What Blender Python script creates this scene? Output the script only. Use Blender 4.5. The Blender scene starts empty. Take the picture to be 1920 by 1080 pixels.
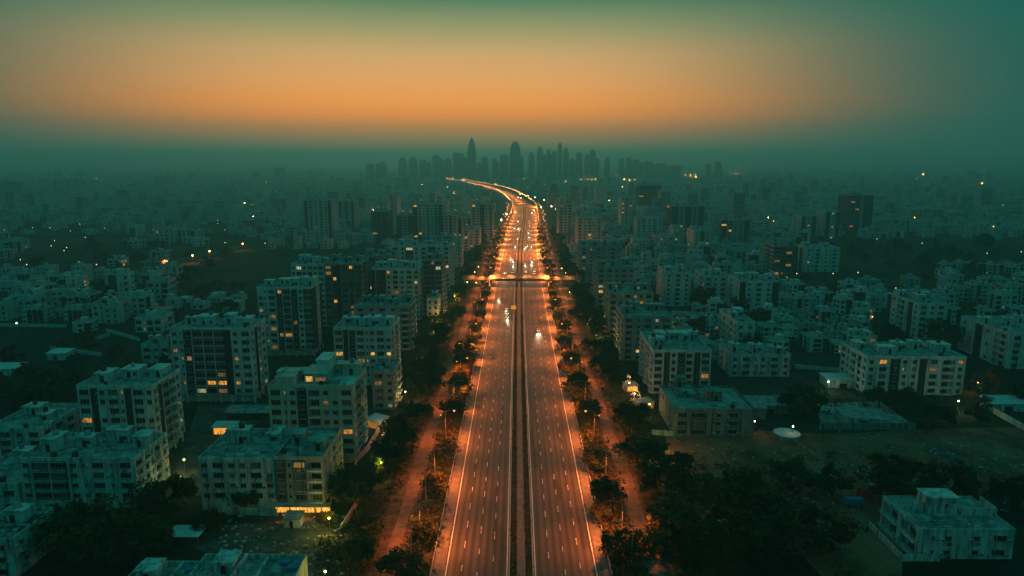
import bpy, math, random
from mathutils import Vector, Matrix

S = bpy.context.scene
C = S.collection
R = math.radians
rnd = random.Random(11)

# ------------------------------------------------------------------ camera
HC = 92.0                                   # drone height above the road
PITCH = math.atan(240 / 1280.0)
YAW = math.atan(10 / 1280.0)
cam = bpy.data.objects.new("camera", bpy.data.cameras.new("camera"))
C.objects.link(cam)
cam.location = (0, 0, HC)
cam.rotation_euler = (R(90) - PITCH, 0, YAW)
cam.data.sensor_width = 36
cam.data.lens = 24
cam.data.clip_start = 0.5
cam.data.clip_end = 60000
S.camera = cam

# ------------------------------------------------------------------ world, sun, exposure
SUN_EL, SUN_AZ = R(1.0), R(-5)              # the sun has just gone down behind the skyline
W = bpy.data.worlds.new("World"); S.world = W
W.use_nodes = True
nt = W.node_tree
nt.nodes.clear()
def wn(t, **k):
    n = nt.nodes.new(t)
    for a, b in k.items(): setattr(n, a, b)
    return n
def wl(a, b): nt.links.new(a, b)
def wmath(op, a, b=None, c=None):
    n = wn('ShaderNodeMath', operation=op)
    for i, v in enumerate((a, b, c)):
        if v is None: continue
        if hasattr(v, 'links') or hasattr(v, 'is_linked'): wl(v, n.inputs[i])
        else: n.inputs[i].default_value = v
    return n.outputs[0]
tc = wn('ShaderNodeTexCoord'); sx = wn('ShaderNodeSeparateXYZ')
wl(tc.outputs['Generated'], sx.inputs[0])
el = wmath('MULTIPLY', wmath('ARCSINE', sx.outputs[2]), 180 / math.pi)
az = wmath('MULTIPLY', wmath('ARCTAN2', sx.outputs[0], sx.outputs[1]), 180 / math.pi)
def ramp(pos, stops, lo, hi):
    cr = wn('ShaderNodeValToRGB')
    mr = wn('ShaderNodeMapRange'); mr.inputs[1].default_value = lo; mr.inputs[2].default_value = hi
    wl(pos, mr.inputs[0]); wl(mr.outputs[0], cr.inputs[0])
    e = cr.color_ramp.elements
    while len(e) < len(stops): e.new(0.5)
    for i, (p, col) in enumerate(stops):
        e[i].position = (p - lo) / (hi - lo); e[i].color = (*col, 1)
    cr.color_ramp.interpolation = 'EASE' if False else 'LINEAR'
    return cr.outputs[0]
glow = ramp(el, [(-6, (.2, .15, .08)), (0, (.55, .26, .10)), (1.6, (.74, .29, .085)), (2.6, (.95, .31, .06)), (3.4, (1.30, .385, .045)), (4.4, (1.38, .45, .06)), (6.3, (1.08, .48, .14)), (8.3, (.78, .46, .175)),
                 (10, (.42, .38, .165)), (12.25, (.095, .225, .118)), (15, (.022, .19, .13)), (20, (.012, .165, .125)), (45, (.012, .17, .145))], -6, 45)
teal = ramp(el, [(-6, (.004, .095, .08)), (0, (.004, .11, .093)), (8, (.003, .108, .090)), (16, (.002, .122, .100)),
                 (30, (.009, .195, .178)), (90, (.017, .272, .262))], -6, 90)
da = wmath('ADD', az, 6.5)
g1 = wmath('POWER', wmath('DIVIDE', wmath('ABSOLUTE', da), 24.5), 3.2)
gaz = wmath('EXPONENT', wmath('MULTIPLY', g1, -0.72))
mx = wn('ShaderNodeMix', data_type='RGBA')
wl(gaz, mx.inputs[0]); wl(teal, mx.inputs[6]); wl(glow, mx.inputs[7])
sky = wn('ShaderNodeTexSky', sky_type='NISHITA', sun_disc=False, sun_elevation=SUN_EL, sun_rotation=SUN_AZ)
sky.air_density = 2.0; sky.dust_density = 4.0
b1 = wn('ShaderNodeBackground'); b2 = wn('ShaderNodeBackground')
wl(mx.outputs[2], b1.inputs[0]); b1.inputs[1].default_value = 1.0
wl(sky.outputs[0], b2.inputs[0]); b2.inputs[1].default_value = 0.001
ad = wn('ShaderNodeAddShader'); out = wn('ShaderNodeOutputWorld')
wl(b1.outputs[0], ad.inputs[0]); wl(b2.outputs[0], ad.inputs[1]); wl(ad.outputs[0], out.inputs[0])

sl = bpy.data.lights.new("sun", 'SUN')
sl.energy = 0.55; sl.angle = R(14); sl.color = (1, .60, .27)
so = bpy.data.objects.new("sun", sl); C.objects.link(so)
so.rotation_euler = (R(90 - 4), 0, math.pi - SUN_AZ)

S.view_settings.view_transform = 'Standard'
S.view_settings.look = 'None'
S.view_settings.exposure = 0
S.view_settings.gamma = 1
S.cycles.use_denoising = True
S.cycles.max_bounces = 5
S.cycles.diffuse_bounces = 2
S.cycles.glossy_bounces = 2
S.cycles.volume_bounces = 0
S.cycles.sample_clamp_indirect = 1.0
S.cycles.sample_clamp_direct = 0
S.cycles.caustics_reflective = False
S.cycles.caustics_refractive = False

# ------------------------------------------------------------------ where a point of the ground lies
CM = cam.rotation_euler.to_matrix()
def ray(px, py):
    return CM @ Vector(((px - 960) / 1280.0, (540 - py) / 1280.0, -1))
def G(px, py, z=0.0):
    d = ray(px, py); t = (z - HC) / d.z
    return Vector((d.x * t, d.y * t, z))
def top_at(px, py, y):
    d = ray(px, py); return HC + d.z * y / d.y

# ------------------------------------------------------------------ materials
MATS = {}
class NT:
    def __init__(s, name):
        s.m = bpy.data.materials.new(name); s.m.use_nodes = True
        s.t = s.m.node_tree; s.b = s.t.nodes['Principled BSDF']; s.tc = None
    def n(s, t, **k):
        n = s.t.nodes.new(t)
        for a, b in k.items(): setattr(n, a, b)
        return n
    def l(s, a, b): s.t.links.new(a, b)
    def coord(s, scale=(1, 1, 1), kind='Object'):
        if s.tc is None: s.tc = s.n('ShaderNodeTexCoord')
        mp = s.n('ShaderNodeMapping'); mp.inputs['Scale'].default_value = scale
        s.l(s.tc.outputs[kind], mp.inputs[0]); return mp.outputs[0]
    def noise(s, scale, detail=4, rough=.6, vec=(1, 1, 1), kind='Object'):
        n = s.n('ShaderNodeTexNoise'); n.inputs['Scale'].default_value = scale
        n.inputs['Detail'].default_value = detail; n.inputs['Roughness'].default_value = rough
        s.l(s.coord(vec, kind), n.inputs['Vector']); return n.outputs['Fac']
    def ramp(s, fac, stops):
        r = s.n('ShaderNodeValToRGB'); e = r.color_ramp.elements
        while len(e) < len(stops): e.new(.5)
        for i, (p, c) in enumerate(stops): e[i].position = p; e[i].color = (*c, 1)
        s.l(fac, r.inputs[0]); return r.outputs[0]
    def mul(s, a, b):
        m = s.n('ShaderNodeMix', data_type='RGBA', blend_type='MULTIPLY'); m.inputs[0].default_value = 1
        for i, v in ((6, a), (7, b)):
            if hasattr(v, 'is_linked'): s.l(v, m.inputs[i])
            else: m.inputs[i].default_value = (*v, 1)
        return m.outputs[2]
    def done(s, col, rough=.85, spec=.3, metal=0):
        if hasattr(col, 'is_linked'): s.l(col, s.b.inputs['Base Color'])
        else: s.b.inputs['Base Color'].default_value = (*col, 1)
        s.b.inputs['Roughness'].default_value = rough
        s.b.inputs['Specular IOR Level'].default_value = spec
        s.b.inputs['Metallic'].default_value = metal
        MATS[s.m.name] = s.m; return s.m
def g3(v): return (v, v, v)

def plaster(name, col, dirt=.35):
    m = NT(name)
    st = m.ramp(m.noise(1.0, 6, .75, (.8, .8, .10)), [(.36, g3(max(.2, 1 - dirt * 1.5))), (.56, g3(1))])       # rain streaks
    bl = m.ramp(m.noise(.22, 5, .65), [(.3, g3(.78)), (.7, g3(1.06))])                        # patches
    inf = m.n('ShaderNodeObjectInfo')
    return m.done(m.mul(m.mul(st, bl), col), .9, .2)
plaster('plaster_white', (.68, .67, .64)); plaster('plaster_cream', (.62, .53, .42), .22); plaster('plaster_old', (.60, .62, .58), .6)
plaster('plaster_grey', (.36, .36, .35)); plaster('plaster_brown', (.16, .13, .115), .2); plaster('plaster_tan', (.44, .38, .32))
plaster('plaster_hazy', (.52, .52, .50), .3); plaster('raw_concrete', (.26, .25, .235), .5)
plaster('cladding_dark', (.045, .048, .05), .2); plaster('cladding_brown', (.10, .08, .07), .2)
m = NT('roof_slab')
m.done(m.mul(m.ramp(m.noise(.35, 6, .72), [(.34, (.09, .09, .085)), (.48, (.26, .26, .245)), (.62, (.46, .46, .43))]),
             m.ramp(m.noise(2.2, 4, .7), [(.35, g3(.6)), (.6, g3(1))])), .95, .1)
m = NT('roof_light')
m.done(m.ramp(m.noise(.5, 5, .7), [(.3, (.38, .39, .37)), (.6, (.62, .62, .6))]), .9, .2)
m = NT('glass_dark'); m.done((.012, .014, .016), .12, .5)
m = NT('curtain_glass')
m.done(m.ramp(m.noise(6, 2, .5, (1, 1, .05)), [(.35, (.03, .03, .03)), (.65, (.22, .21, .19))]), .25, .5)
m = NT('window_frame'); m.done((.30, .30, .29), .6)
m = NT('void_dark'); m.done((.02, .02, .02), .95, 0)
def lit(name, c0, c1, s):
    m = NT(name); m.done((.05, .04, .03), .6)
    oi = m.n('ShaderNodeObjectInfo')
    wn_ = m.n('ShaderNodeTexNoise'); wn_.inputs['Scale'].default_value = 3.6; wn_.inputs['Detail'].default_value = 2; wn_.noise_dimensions = '4D'
    m.l(m.coord((1, 1, .22)), wn_.inputs['Vector']); w4 = m.n('ShaderNodeMath', operation='MULTIPLY'); w4.inputs[1].default_value = 37.0; m.l(oi.outputs['Random'], w4.inputs[0]); m.l(w4.outputs[0], wn_.inputs['W'])
    wv = wn_.outputs['Fac']
    m.l(m.ramp(wv, [(.40, c0), (.56, c1)]), m.b.inputs['Emission Color'])
    mr = m.n('ShaderNodeMapRange'); mr.inputs[3].default_value = .22 * s; mr.inputs[4].default_value = 1.5 * s
    m.l(oi.outputs['Random'], mr.inputs[0]); m.l(mr.outputs[0], m.b.inputs['Emission Strength'])
    m.m.cycles.emission_sampling = 'NONE'; return m
lit('window_lit_amber', (.16, .045, .006), (1.0, .40, .07), 1.0)
lit('window_lit_yellow', (.30, .12, .018), (1.0, .54, .13), 1.0)
lit('window_lit_dim', (.04, .018, .006), (.38, .19, .07), 1.0)
lit('window_lit_white', (.08, .07, .05), (.6, .5, .32), 1.0)
lit('shop_glow', (.22, .07, .008), (1.0, .40, .06), 1.6)
def emit(name, col, s, sample=False):
    m = NT(name); m.done((.1, .1, .1), .5)
    m.b.inputs['Emission Color'].default_value = (*col, 1); m.b.inputs['Emission Strength'].default_value = s
    m.m.cycles.emission_sampling = 'AUTO' if sample else 'NONE'; return m
emit('sodium_bulb', (1, .36, .07), 2.2); emit('sodium_far', (1, .36, .10), 60); emit('sodium_mid', (1, .29, .05), 3.2); emit('sodium_haze', (1, .36, .09), 18); emit('sodium_horizon', (1, .25, .05), 330); emit('warm_horizon', (1, .55, .2), 70); emit('white_horizon', (1, .85, .5), 45); emit('white_far', (.9, 1, .6), 2.4); emit('warm_far', (1, .5, .16), 9)
emit('headlight_glow', (1, .66, .32), 5); emit('taillight_glow', (1, .06, .02), 3); emit('yellow_bulb', (.95, .8, .15), 4)
emit('sign_glow', (1, .33, .025), .7); emit('green_bulb', (.1, 1, .5), 4)
m = NT('asphalt')
wx = m.n('ShaderNodeTexWave', wave_type='BANDS', bands_direction='X'); wx.inputs['Scale'].default_value = .088 * 2; wx.inputs['Distortion'].default_value = .6; wx.inputs['Detail'].default_value = 1; wx.inputs['Detail Scale'].default_value = .05
m.l(m.coord((1, .02, 1)), wx.inputs['Vector'])
tyre = m.ramp(wx.outputs['Fac'], [(.1, g3(.66)), (.9, g3(1.15))])
pt = m.ramp(m.noise(1.0, 2, .4, (.28, .03, 1)), [(.37, g3(.62)), (.40, g3(1))])
sp = m.ramp(m.noise(1.0, 5, .65, (.55, .012, 1)), [(.3, g3(.72)), (.7, g3(1.15))])
ft = m.ramp(m.noise(.09, 5, .7), [(.3, g3(.8)), (.7, g3(1.12))])
m.done(m.mul(m.mul(m.mul(m.mul(sp, ft), tyre), pt), (.088, .072, .066)), .6, .3)
m = NT('asphalt_old'); m.done(m.ramp(m.noise(.3, 7, .78), [(.34, (.07, .052, .042)), (.5, (.15, .105, .08)), (.66, (.22, .155, .115))]), .95, .1)
m = NT('concrete_path'); m.done(m.mul(m.ramp(m.noise(.6, 5, .7), [(.3, (.12, .105, .095)), (.7, (.22, .195, .175))]), m.ramp(m.noise(3, 3, .6, (1, .3, 1)), [(.3, g3(.75)), (.6, g3(1))])), .9, .15)
m = NT('kerb_concrete'); m.done((.36, .34, .31), .9)
m = NT('road_paint'); m.done(m.ramp(m.noise(1.4, 5, .75), [(.38, (.14, .13, .125)), (.56, (.74, .72, .68))]), .7)
m = NT('edge_paint'); m.done(m.ramp(m.noise(.7, 4, .7), [(.3, (.4, .38, .34)), (.5, (.72, .70, .66))]), .7)
m = NT('red_dirt'); m.done(m.ramp(m.noise(.35, 8, .8), [(.34, (.03, .024, .017)), (.5, (.09, .062, .042)), (.68, (.19, .13, .09))]), 1, .05)
m = NT('verge_grass'); m.done(m.mul(m.ramp(m.noise(.25, 7, .75), [(.35, (.025, .03, .014)), (.6, (.075, .07, .03)), (.75, (.15, .11, .06))]), m.ramp(m.noise(3, 4, .7), [(.3, g3(.6)), (.7, g3(1.1))])), 1, .05)
m = NT('scrub_ground')
m.done(m.mul(m.ramp(m.noise(.012, 8, .68), [(.36, (.014, .020, .013)), (.5, (.03, .036, .024)), (.60, (.06, .055, .04)), (.72, (.11, .10, .08))]),
             m.ramp(m.noise(.35, 6, .75), [(.3, g3(.45)), (.7, g3(1.25))])), 1, .03)
m = NT('lot_dirt'); m.done(m.mul(m.ramp(m.noise(.06, 7, .7, (1, .6, 1)), [(.34, (.12, .038, .022)), (.5, (.32, .092, .052)), (.66, (.40, .155, .10))]), m.ramp(m.noise(.8, 5, .75), [(.3, g3(.65)), (.7, g3(1.1))])), 1, .03)  # soil with its reds pushed up to carry the orange lamp spill
m = NT('yard_paving'); m.done(m.ramp(m.noise(.25, 7, .75), [(.35, (.03, .032, .028)), (.6, (.10, .10, .09)), (.72, (.26, .26, .24))]), 1, .05)
def leaf(name, a, b, c):
    m = NT(name)
    oi = m.n('ShaderNodeObjectInfo')
    mr = m.n('ShaderNodeMapRange'); mr.inputs[3].default_value = .75; mr.inputs[4].default_value = 1.2
    m.l(oi.outputs['Random'], mr.inputs[0])
    cb = m.n('ShaderNodeCombineColor')
    for i in range(3): m.l(mr.outputs[0], cb.inputs[i])
    m.done(m.mul(m.ramp(m.noise(.9, 3, .7), [(.3, a), (.52, b), (.7, c)]), cb.outputs[0]), .8, .15)
leaf('foliage', (.018, .027, .009), (.035, .048, .014), (.065, .075, .022))
leaf('foliage_dry_lit', (.05, .045, .014), (.085, .07, .02), (.13, .10, .03))  # dry leaves; also holds the lamplit tone of orange and yellow crowns
leaf('foliage_far', (.018, .028, .012), (.03, .042, .018), (.045, .058, .024))
m = NT('bark'); m.done((.06, .045, .032), .95)
m = NT('steel'); m.done((.20, .19, .18), .5, .5, .6)
m = NT('painted_steel'); m.done((.30, .28, .26), .55, .4)
m = NT('tank_black'); m.done((.02, .02, .022), .5)
m = NT('tank_blue'); m.done((.04, .16, .30), .5)
m = NT('tin_sheet'); m.done(m.ramp(m.noise(.6, 4, .6, (1, .25, 1)), [(.3, (.34, .35, .34)), (.6, (.55, .57, .56))]), .55, .4, .2)
m = NT('tin_rust'); m.done(m.ramp(m.noise(.4, 6, .75), [(.32, (.12, .10, .085)), (.55, (.30, .29, .27)), (.7, (.42, .42, .40))]), .8, .2)
m = NT('red_board'); m.done((.45, .035, .03), .7)
m = NT('car_white'); m.done((.55, .55, .54), .3, .5)
m = NT('car_dark'); m.done((.05, .05, .055), .3, .5)
m = NT('car_silver'); m.done((.32, .32, .33), .3, .5, .4)
m = NT('rubber'); m.done((.02, .02, .02), .9)
m = NT('skyline_wall'); m.done(m.ramp(m.noise(.08, 2, .5, (1, 1, .05)), [(.4, (.05, .055, .055)), (.6, (.09, .095, .095))]), .6, .3)
m = NT('water_green'); m.done((.05, .075, .065), .3, .5)

# ------------------------------------------------------------------ mesh building
class MB:
    def __init__(s): s.v = []; s.f = []; s.m = []
    def quad(s, a, b, c, d, m=0):
        i = len(s.v); s.v += [tuple(a), tuple(b), tuple(c), tuple(d)]; s.f.append((i, i + 1, i + 2, i + 3)); s.m.append(m)
    def tri(s, a, b, c, m=0):
        i = len(s.v); s.v += [tuple(a), tuple(b), tuple(c)]; s.f.append((i, i + 1, i + 2)); s.m.append(m)
    def box(s, x0, x1, y0, y1, z0, z1, m=0, bottom=True, top=None):
        i = len(s.v)
        s.v += [(x0, y0, z0), (x1, y0, z0), (x1, y1, z0), (x0, y1, z0), (x0, y0, z1), (x1, y0, z1), (x1, y1, z1), (x0, y1, z1)]
        fs = [(0, 1, 5, 4), (1, 2, 6, 5), (2, 3, 7, 6), (3, 0, 4, 7), (4, 5, 6, 7)] + ([(3, 2, 1, 0)] if bottom else [])
        for k, f in enumerate(fs):
            s.f.append(tuple(i + j for j in f)); s.m.append(top if (k == 4 and top is not None) else m)
    def ring(s, pts, m=0):
        i = len(s.v); s.v += [tuple(p) for p in pts]; return list(range(i, i + len(pts)))
    def lathe(s, cx, cy, prof, n=12, m=0, cap=True):
        rings = [s.ring([(cx + r * math.cos(2 * math.pi * k / n), cy + r * math.sin(2 * math.pi * k / n), z) for k in range(n)]) for r, z in prof]
        for a, b in zip(rings, rings[1:]):
            for k in range(n):
                s.f.append((a[k], a[(k + 1) % n], b[(k + 1) % n], b[k])); s.m.append(m)
        if cap: s.f.append(tuple(rings[-1])); s.m.append(m)
    def tube(s, pts, rad, n=6, m=0):
        pts = [Vector(p) for p in pts]; rings = []
        for i, p in enumerate(pts):
            d = (pts[min(i + 1, len(pts) - 1)] - pts[max(i - 1, 0)]).normalized()
            u = d.cross(Vector((0, 0, 1)) if abs(d.z) < .9 else Vector((1, 0, 0))).normalized(); w = d.cross(u)
            r = rad[i] if isinstance(rad, (list, tuple)) else rad
            rings.append(s.ring([p + (u * math.cos(2 * math.pi * k / n) + w * math.sin(2 * math.pi * k / n)) * r for k in range(n)]))
        for a, b in zip(rings, rings[1:]):
            for k in range(n):
                s.f.append((a[k], a[(k + 1) % n], b[(k + 1) % n], b[k])); s.m.append(m)
        s.f.append(tuple(rings[-1])); s.m.append(m); s.f.append(tuple(rings[0][::-1])); s.m.append(m)
    def mesh(s, name, mats):
        me = bpy.data.meshes.new(name)
        me.from_pydata(s.v, [], s.f)
        for k in ([mats] if isinstance(mats, str) else mats): me.materials.append(MATS[k])
        if any(s.m): me.polygons.foreach_set('material_index', s.m)
        me.update(); return me
    def build(s, name, mats, parent=None, loc=None, smooth=False):
        me = s.mesh(name, mats)
        if smooth: me.polygons.foreach_set('use_smooth', [True] * len(me.polygons))
        return link(name, me, parent, loc)
def link(name, me, parent=None, loc=None, rz=0):
    o = bpy.data.objects.new(name, me); C.objects.link(o)
    if parent: o.parent = parent
    if loc is not None: o.location = loc
    if rz: o.rotation_euler = (0, 0, rz)
    return o
def thing(name, label, cat, loc=(0, 0, 0), rz=0, group=None):
    o = link(name, None, None, loc, rz); return tag(o, label, cat, group)
def tag(o, label, cat, group=None):
    o['label'] = label; o['category'] = cat
    if group: o['group'] = group
    return o
def structure(o): o['kind'] = 'structure'; return o
def stuff(o, label=None):
    o['kind'] = 'stuff'
    if label: o['label'] = label
    return o
def copy_tree(o, parent=None):
    c = o.copy(); C.objects.link(c)
    if parent: c.parent = parent
    for ch in o.children: copy_tree(ch, c)
    return c

# ------------------------------------------------------------------ ground and haze
GE = 16000
mb = MB(); N = 40
mb.quad((-GE, -1500, 0), (GE, -1500, 0), (GE, GE, 0), (-GE, GE, 0))
structure(mb.build('ground', 'scrub_ground'))

HZ_TOP, HZ_D = 222.0, 0.00037
mb = MB(); mb.box(-GE - 100, GE + 100, -1600, GE + 100, -1.0, HZ_TOP)
hz = mb.build('haze', 'void_dark'); stuff(hz)
hm = bpy.data.materials.new('haze_air'); hm.use_nodes = True
t = hm.node_tree; t.nodes.remove(t.nodes['Principled BSDF'])
pv = t.nodes.new('ShaderNodeVolumePrincipled')
pv.inputs['Color'].default_value = (.30, .95, 1.0, 1); pv.inputs['Density'].default_value = HZ_D; pv.inputs['Anisotropy'].default_value = .48
t.links.new(pv.outputs[0], t.nodes['Material Output'].inputs['Volume'])
hz.data.materials.clear(); hz.data.materials.append(hm)

# ------------------------------------------------------------------ the highway
CL = [(-400, 1.1), (0, 1.1), (400, 1.0), (658, 2.6), (851, 5.5), (1100, 11), (1250, 13.5), (1370, 12), (1530, 3), (1741, -12), (2033, -42), (2241, -80),
      (2474, -131), (2958, -245), (3600, -420), (4300, -640), (5000, -900)]
def cx(y):
    for i in range(1, len(CL) - 2):
        if y <= CL[i + 1][0]: break
    p0, p1, p2, p3 = CL[i - 1], CL[i], CL[i + 1], CL[i + 2]
    m1 = (p2[1] - p0[1]) / (p2[0] - p0[0]); m2 = (p3[1] - p1[1]) / (p3[0] - p1[0])
    h = p2[0] - p1[0]; t = (y - p1[0]) / h
    return (2*t**3 - 3*t**2 + 1) * p1[1] + (t**3 - 2*t**2 + t) * h * m1 + (-2*t**3 + 3*t**2) * p2[1] + (t**3 - t**2) * h * m2
def rp(y, off, z=0.0):
    dx = (cx(y + 2) - cx(y - 2)) / 4; l = math.hypot(1, dx)
    return Vector((cx(y) + off / l, y - off * dx / l, z))
def steps(y0, y1):
    ys = [y0]
    while ys[-1] < y1: ys.append(min(y1, ys[-1] + (10 if ys[-1] < 600 else 25)))
    return ys
def strip(mb, a, b, z, y0=-150, y1=4200, m=0, wob=0):
    prev = None
    for y in steps(y0, y1):
        wa = wob * math.sin(y * .071 + a) * math.sin(y * .023 + 1) if wob else 0
        wb = wob * math.sin(y * .063 + b * 2) * math.sin(y * .031 + 2) if wob else 0
        cur = (rp(y, a + wa, z), rp(y, b + wb, z))
        if prev: mb.quad(prev[0], prev[1], cur[1], cur[0], m)
        prev = cur
def profile(mb, pts, y0=-150, y1=4200, m=0):
    for (a, za), (b, zb) in zip(pts, pts[1:]):
        prev = None
        for y in steps(y0, y1):
            cur = (rp(y, a, za), rp(y, b, zb))
            if prev: mb.quad(prev[0], prev[1], cur[1], cur[0], m)
            prev = cur
mb = MB(); strip(mb, -46, -20, .03, y1=1500, wob=1.5); strip(mb, 20, 44, .03, y1=1500, wob=1.5); structure(mb.build('verge', 'verge_grass'))
for sgn in (-1, 1):
    mb = MB()
    strip(mb, sgn * 26.9, sgn * 34.8, .06, y1=1450, wob=1.6); structure(mb.build('dirt_shoulder', 'red_dirt'))
    mb = MB()
    strip(mb, sgn * 28.6, sgn * 32.4, .10, y1=1450, wob=.6); structure(mb.build('service_road', 'asphalt_old'))
    mb = MB(); strip(mb, sgn * 2.6, sgn * 17.6, .12); structure(mb.build('road', 'asphalt'))
    mb = MB(); strip(mb, sgn * 17.6, sgn * 20.25, .16); structure(mb.build('pavement', 'concrete_path'))
mb = MB()
strip(mb, -2.6, 2.6, .08); structure(mb.build('median_soil', 'red_dirt'))
mb = MB(); profile(mb, [(-1.0, .1), (-1.0, .3), (1.0, .3), (1.0, .1)]); structure(mb.build('median_path', 'concrete_path'))
mb = MB()
for s in (-1, 1):
    profile(mb, [(s * 2.62, .1), (s * 2.62, .32), (s * 2.86, .32), (s * 2.86, .1)])
structure(mb.build('median_kerb', 'kerb_concrete'))
mb = MB()
for s in (-1, 1):
    strip(mb, s * 3.12, s * 3.34, .14, y1=1500, m=0); strip(mb, s * 16.95, s * 17.2, .14, y1=1500, m=0)
structure(mb.build('edge_line_markings', 'edge_paint'))
mb = MB()
for s in (-1, 1):
    for k, off in enumerate((6.5, 10.0, 13.6)):
        y = 60 + 2.7 * k + (1.3 if s > 0 else 0)
        while y < 900:
            L = 3.2 if y > 150 and rnd.random() < .94 else 2.4
            if rnd.random() > .03:
                w = .09 if y < 400 else .075
                a, b = rp(y, s * off - w, .14), rp(y, s * off + w, .14); c, d = rp(y + L, s * off + w, .14), rp(y + L, s * off - w, .14)
                mb.quad(a, b, c, d)
            y += 9.4
structure(mb.build('lane_markings', 'road_paint'))

for s, lab in ((-1, "low concrete crash barrier edging the carriageway nearest the white apartment towers"),
               (1, "low concrete crash barrier edging the carriageway nearest the brown dirt lots")):
    mb = MB(); pr = [(s * 20.3, .05), (s * 20.38, .75), (s * 20.52, .75), (s * 20.62, .05)]
    y1 = 1450
    profile(mb, pr, y1=y1)
    tag(mb.build('crash_barrier', 'kerb_concrete'), lab, 'barrier')

# ------------------------------------------------------------------ leaves
def leafquad(mb, c, s, r, m=0):
    a = r.uniform(0, 6.283); z = r.uniform(-1, 1); q = math.sqrt(1 - z * z)
    n = Vector((q * math.cos(a), q * math.sin(a), z))
    u = n.orthogonal().normalized(); v = n.cross(u)
    t = r.uniform(0, 6.283); u, v = u * math.cos(t) + v * math.sin(t), v * math.cos(t) - u * math.sin(t)
    u *= s; v *= s * .62
    mb.quad(c - u, c - v * .9, c + u, c + v, m)
def crown(mb, r, cz, rx, rz, clumps, per, ls, m=0):
    for _ in range(clumps):
        a = r.uniform(0, 6.283); z = r.uniform(-.75, 1); q = math.sqrt(max(0, 1 - z * z))
        k = r.uniform(.35, 1.08) ** .6
        c = Vector((math.cos(a) * q * rx * k, math.sin(a) * q * rx * k, cz + z * rz * k))
        cr = rx * r.uniform(.13, .36)
        for _ in range(per):
            d = Vector((r.gauss(0, 1), r.gauss(0, 1), r.gauss(0, .8))); d = d.normalized() * cr * r.uniform(.55, 1.05)
            leafquad(mb, c + d, ls * r.uniform(.7, 1.3), r, m)
TREE = []
for i in range(6):
    r = random.Random(100 + i)
    cb = MB(); rx = 1.0; shape = (.85, .95, .75, .7, 1.05, .8)[i]
    crown(cb, r, 1.25, 1.0, shape * .85, 38, 62, .085)
    tb = MB()
    tb.tube([(0, 0, 0), (.02, .01, .35), (r.uniform(-.05, .05), .03, .75), (0, 0, 1.2)], [.085, .07, .055, .03], 7)
    for k in range(4):
        a = k * 1.6 + r.random(); tb.tube([(0, 0, .55 + .08 * k), (.3 * math.cos(a), .3 * math.sin(a), .95), (.55 * math.cos(a), .55 * math.sin(a), 1.25)], [.04, .03, .012], 5)
    fb = MB(); crown(fb, r, 1.0, 1.0, shape * .8, 16, 22, .17); fb.tube([(0, 0, 0), (0, 0, .9)], [.07, .05], 5, 1)
    TREE.append((cb.mesh('crown', 'foliage'), cb.mesh('crown', 'foliage_dry_lit'), tb.mesh('trunk', 'bark'), fb.mesh('tree', ['foliage_far', 'bark'])))
NEAR_TREES = []
def tree(x, y, rad, label, group=None, dry=False, kind=None, hscale=1.0):
    k = rnd.randrange(6) if kind is None else kind
    o = thing('tree', label, 'tree', (x, y, 0), rnd.uniform(0, 6.28), group)
    o.scale = (rad, rad * rnd.uniform(.9, 1.1), rad * hscale * rnd.uniform(.9, 1.1))
    link('crown', TREE[k][1 if dry else 0], o); link('trunk', TREE[k][2], o); NEAR_TREES.append(o); return o
def far_tree(x, y, rad, label, group):
    o = link('tree', TREE[rnd.randrange(6)][3], None, (x, y, 0), rnd.uniform(0, 6.28))
    o.scale = (rad, rad, rad * rnd.uniform(.85, 1.2)); return tag(o, label, 'tree', group)

# ------------------------------------------------------------------ windows
WIN = {}
def win_mesh(w, h, kind):
    key = (round(w, 1), round(h, 1), kind)
    if key in WIN: return WIN[key]
    w, h = key[0], key[1]
    fr = MB(); t = .07
    fr.box(-w/2, -w/2 + t, -.02, .06, 0, h); fr.box(w/2 - t, w/2, -.02, .06, 0, h)
    fr.box(-w/2 + t, w/2 - t, -.02, .06, 0, t); fr.box(-w/2 + t, w/2 - t, -.02, .06, h - t, h)
    nb = max(1, round(w / .95))
    for k in range(1, nb):
        x = -w/2 + k * w / nb; fr.box(x - .035, x + .035, -.03, .05, t, h - t)
    if h > 1.8: fr.box(-w/2 + t, w/2 - t, -.025, .045, h - .62, h - .55)
    fr.box(-w/2 - .12, w/2 + .12, -.75, -.20, h + .02, h + .12)          # sunshade over the window
    fr.box(-w/2 - .06, w/2 + .06, -.38, -.20, -.08, -.0)                 # sill
    pn = MB(); pn.quad((-w/2 + .05, .03, .05), (w/2 - .05, .03, .05), (w/2 - .05, .03, h - .05), (-w/2 + .05, .03, h - .05))
    mat = {'d': 'glass_dark', 'c': 'curtain_glass', 'a': 'window_lit_amber', 'y': 'window_lit_yellow', 'm': 'window_lit_dim', 'h': 'window_lit_white', 's': 'shop_glow'}[kind]
    WIN[key] = (fr.mesh('window', 'window_frame'), pn.mesh('pane', mat)); return WIN[key]
def pick(r, p):
    q = r.random(); p *= .62
    if q < p: return r.choice('aayymmmh')
    return 'c' if q > .82 else 'd'

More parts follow.
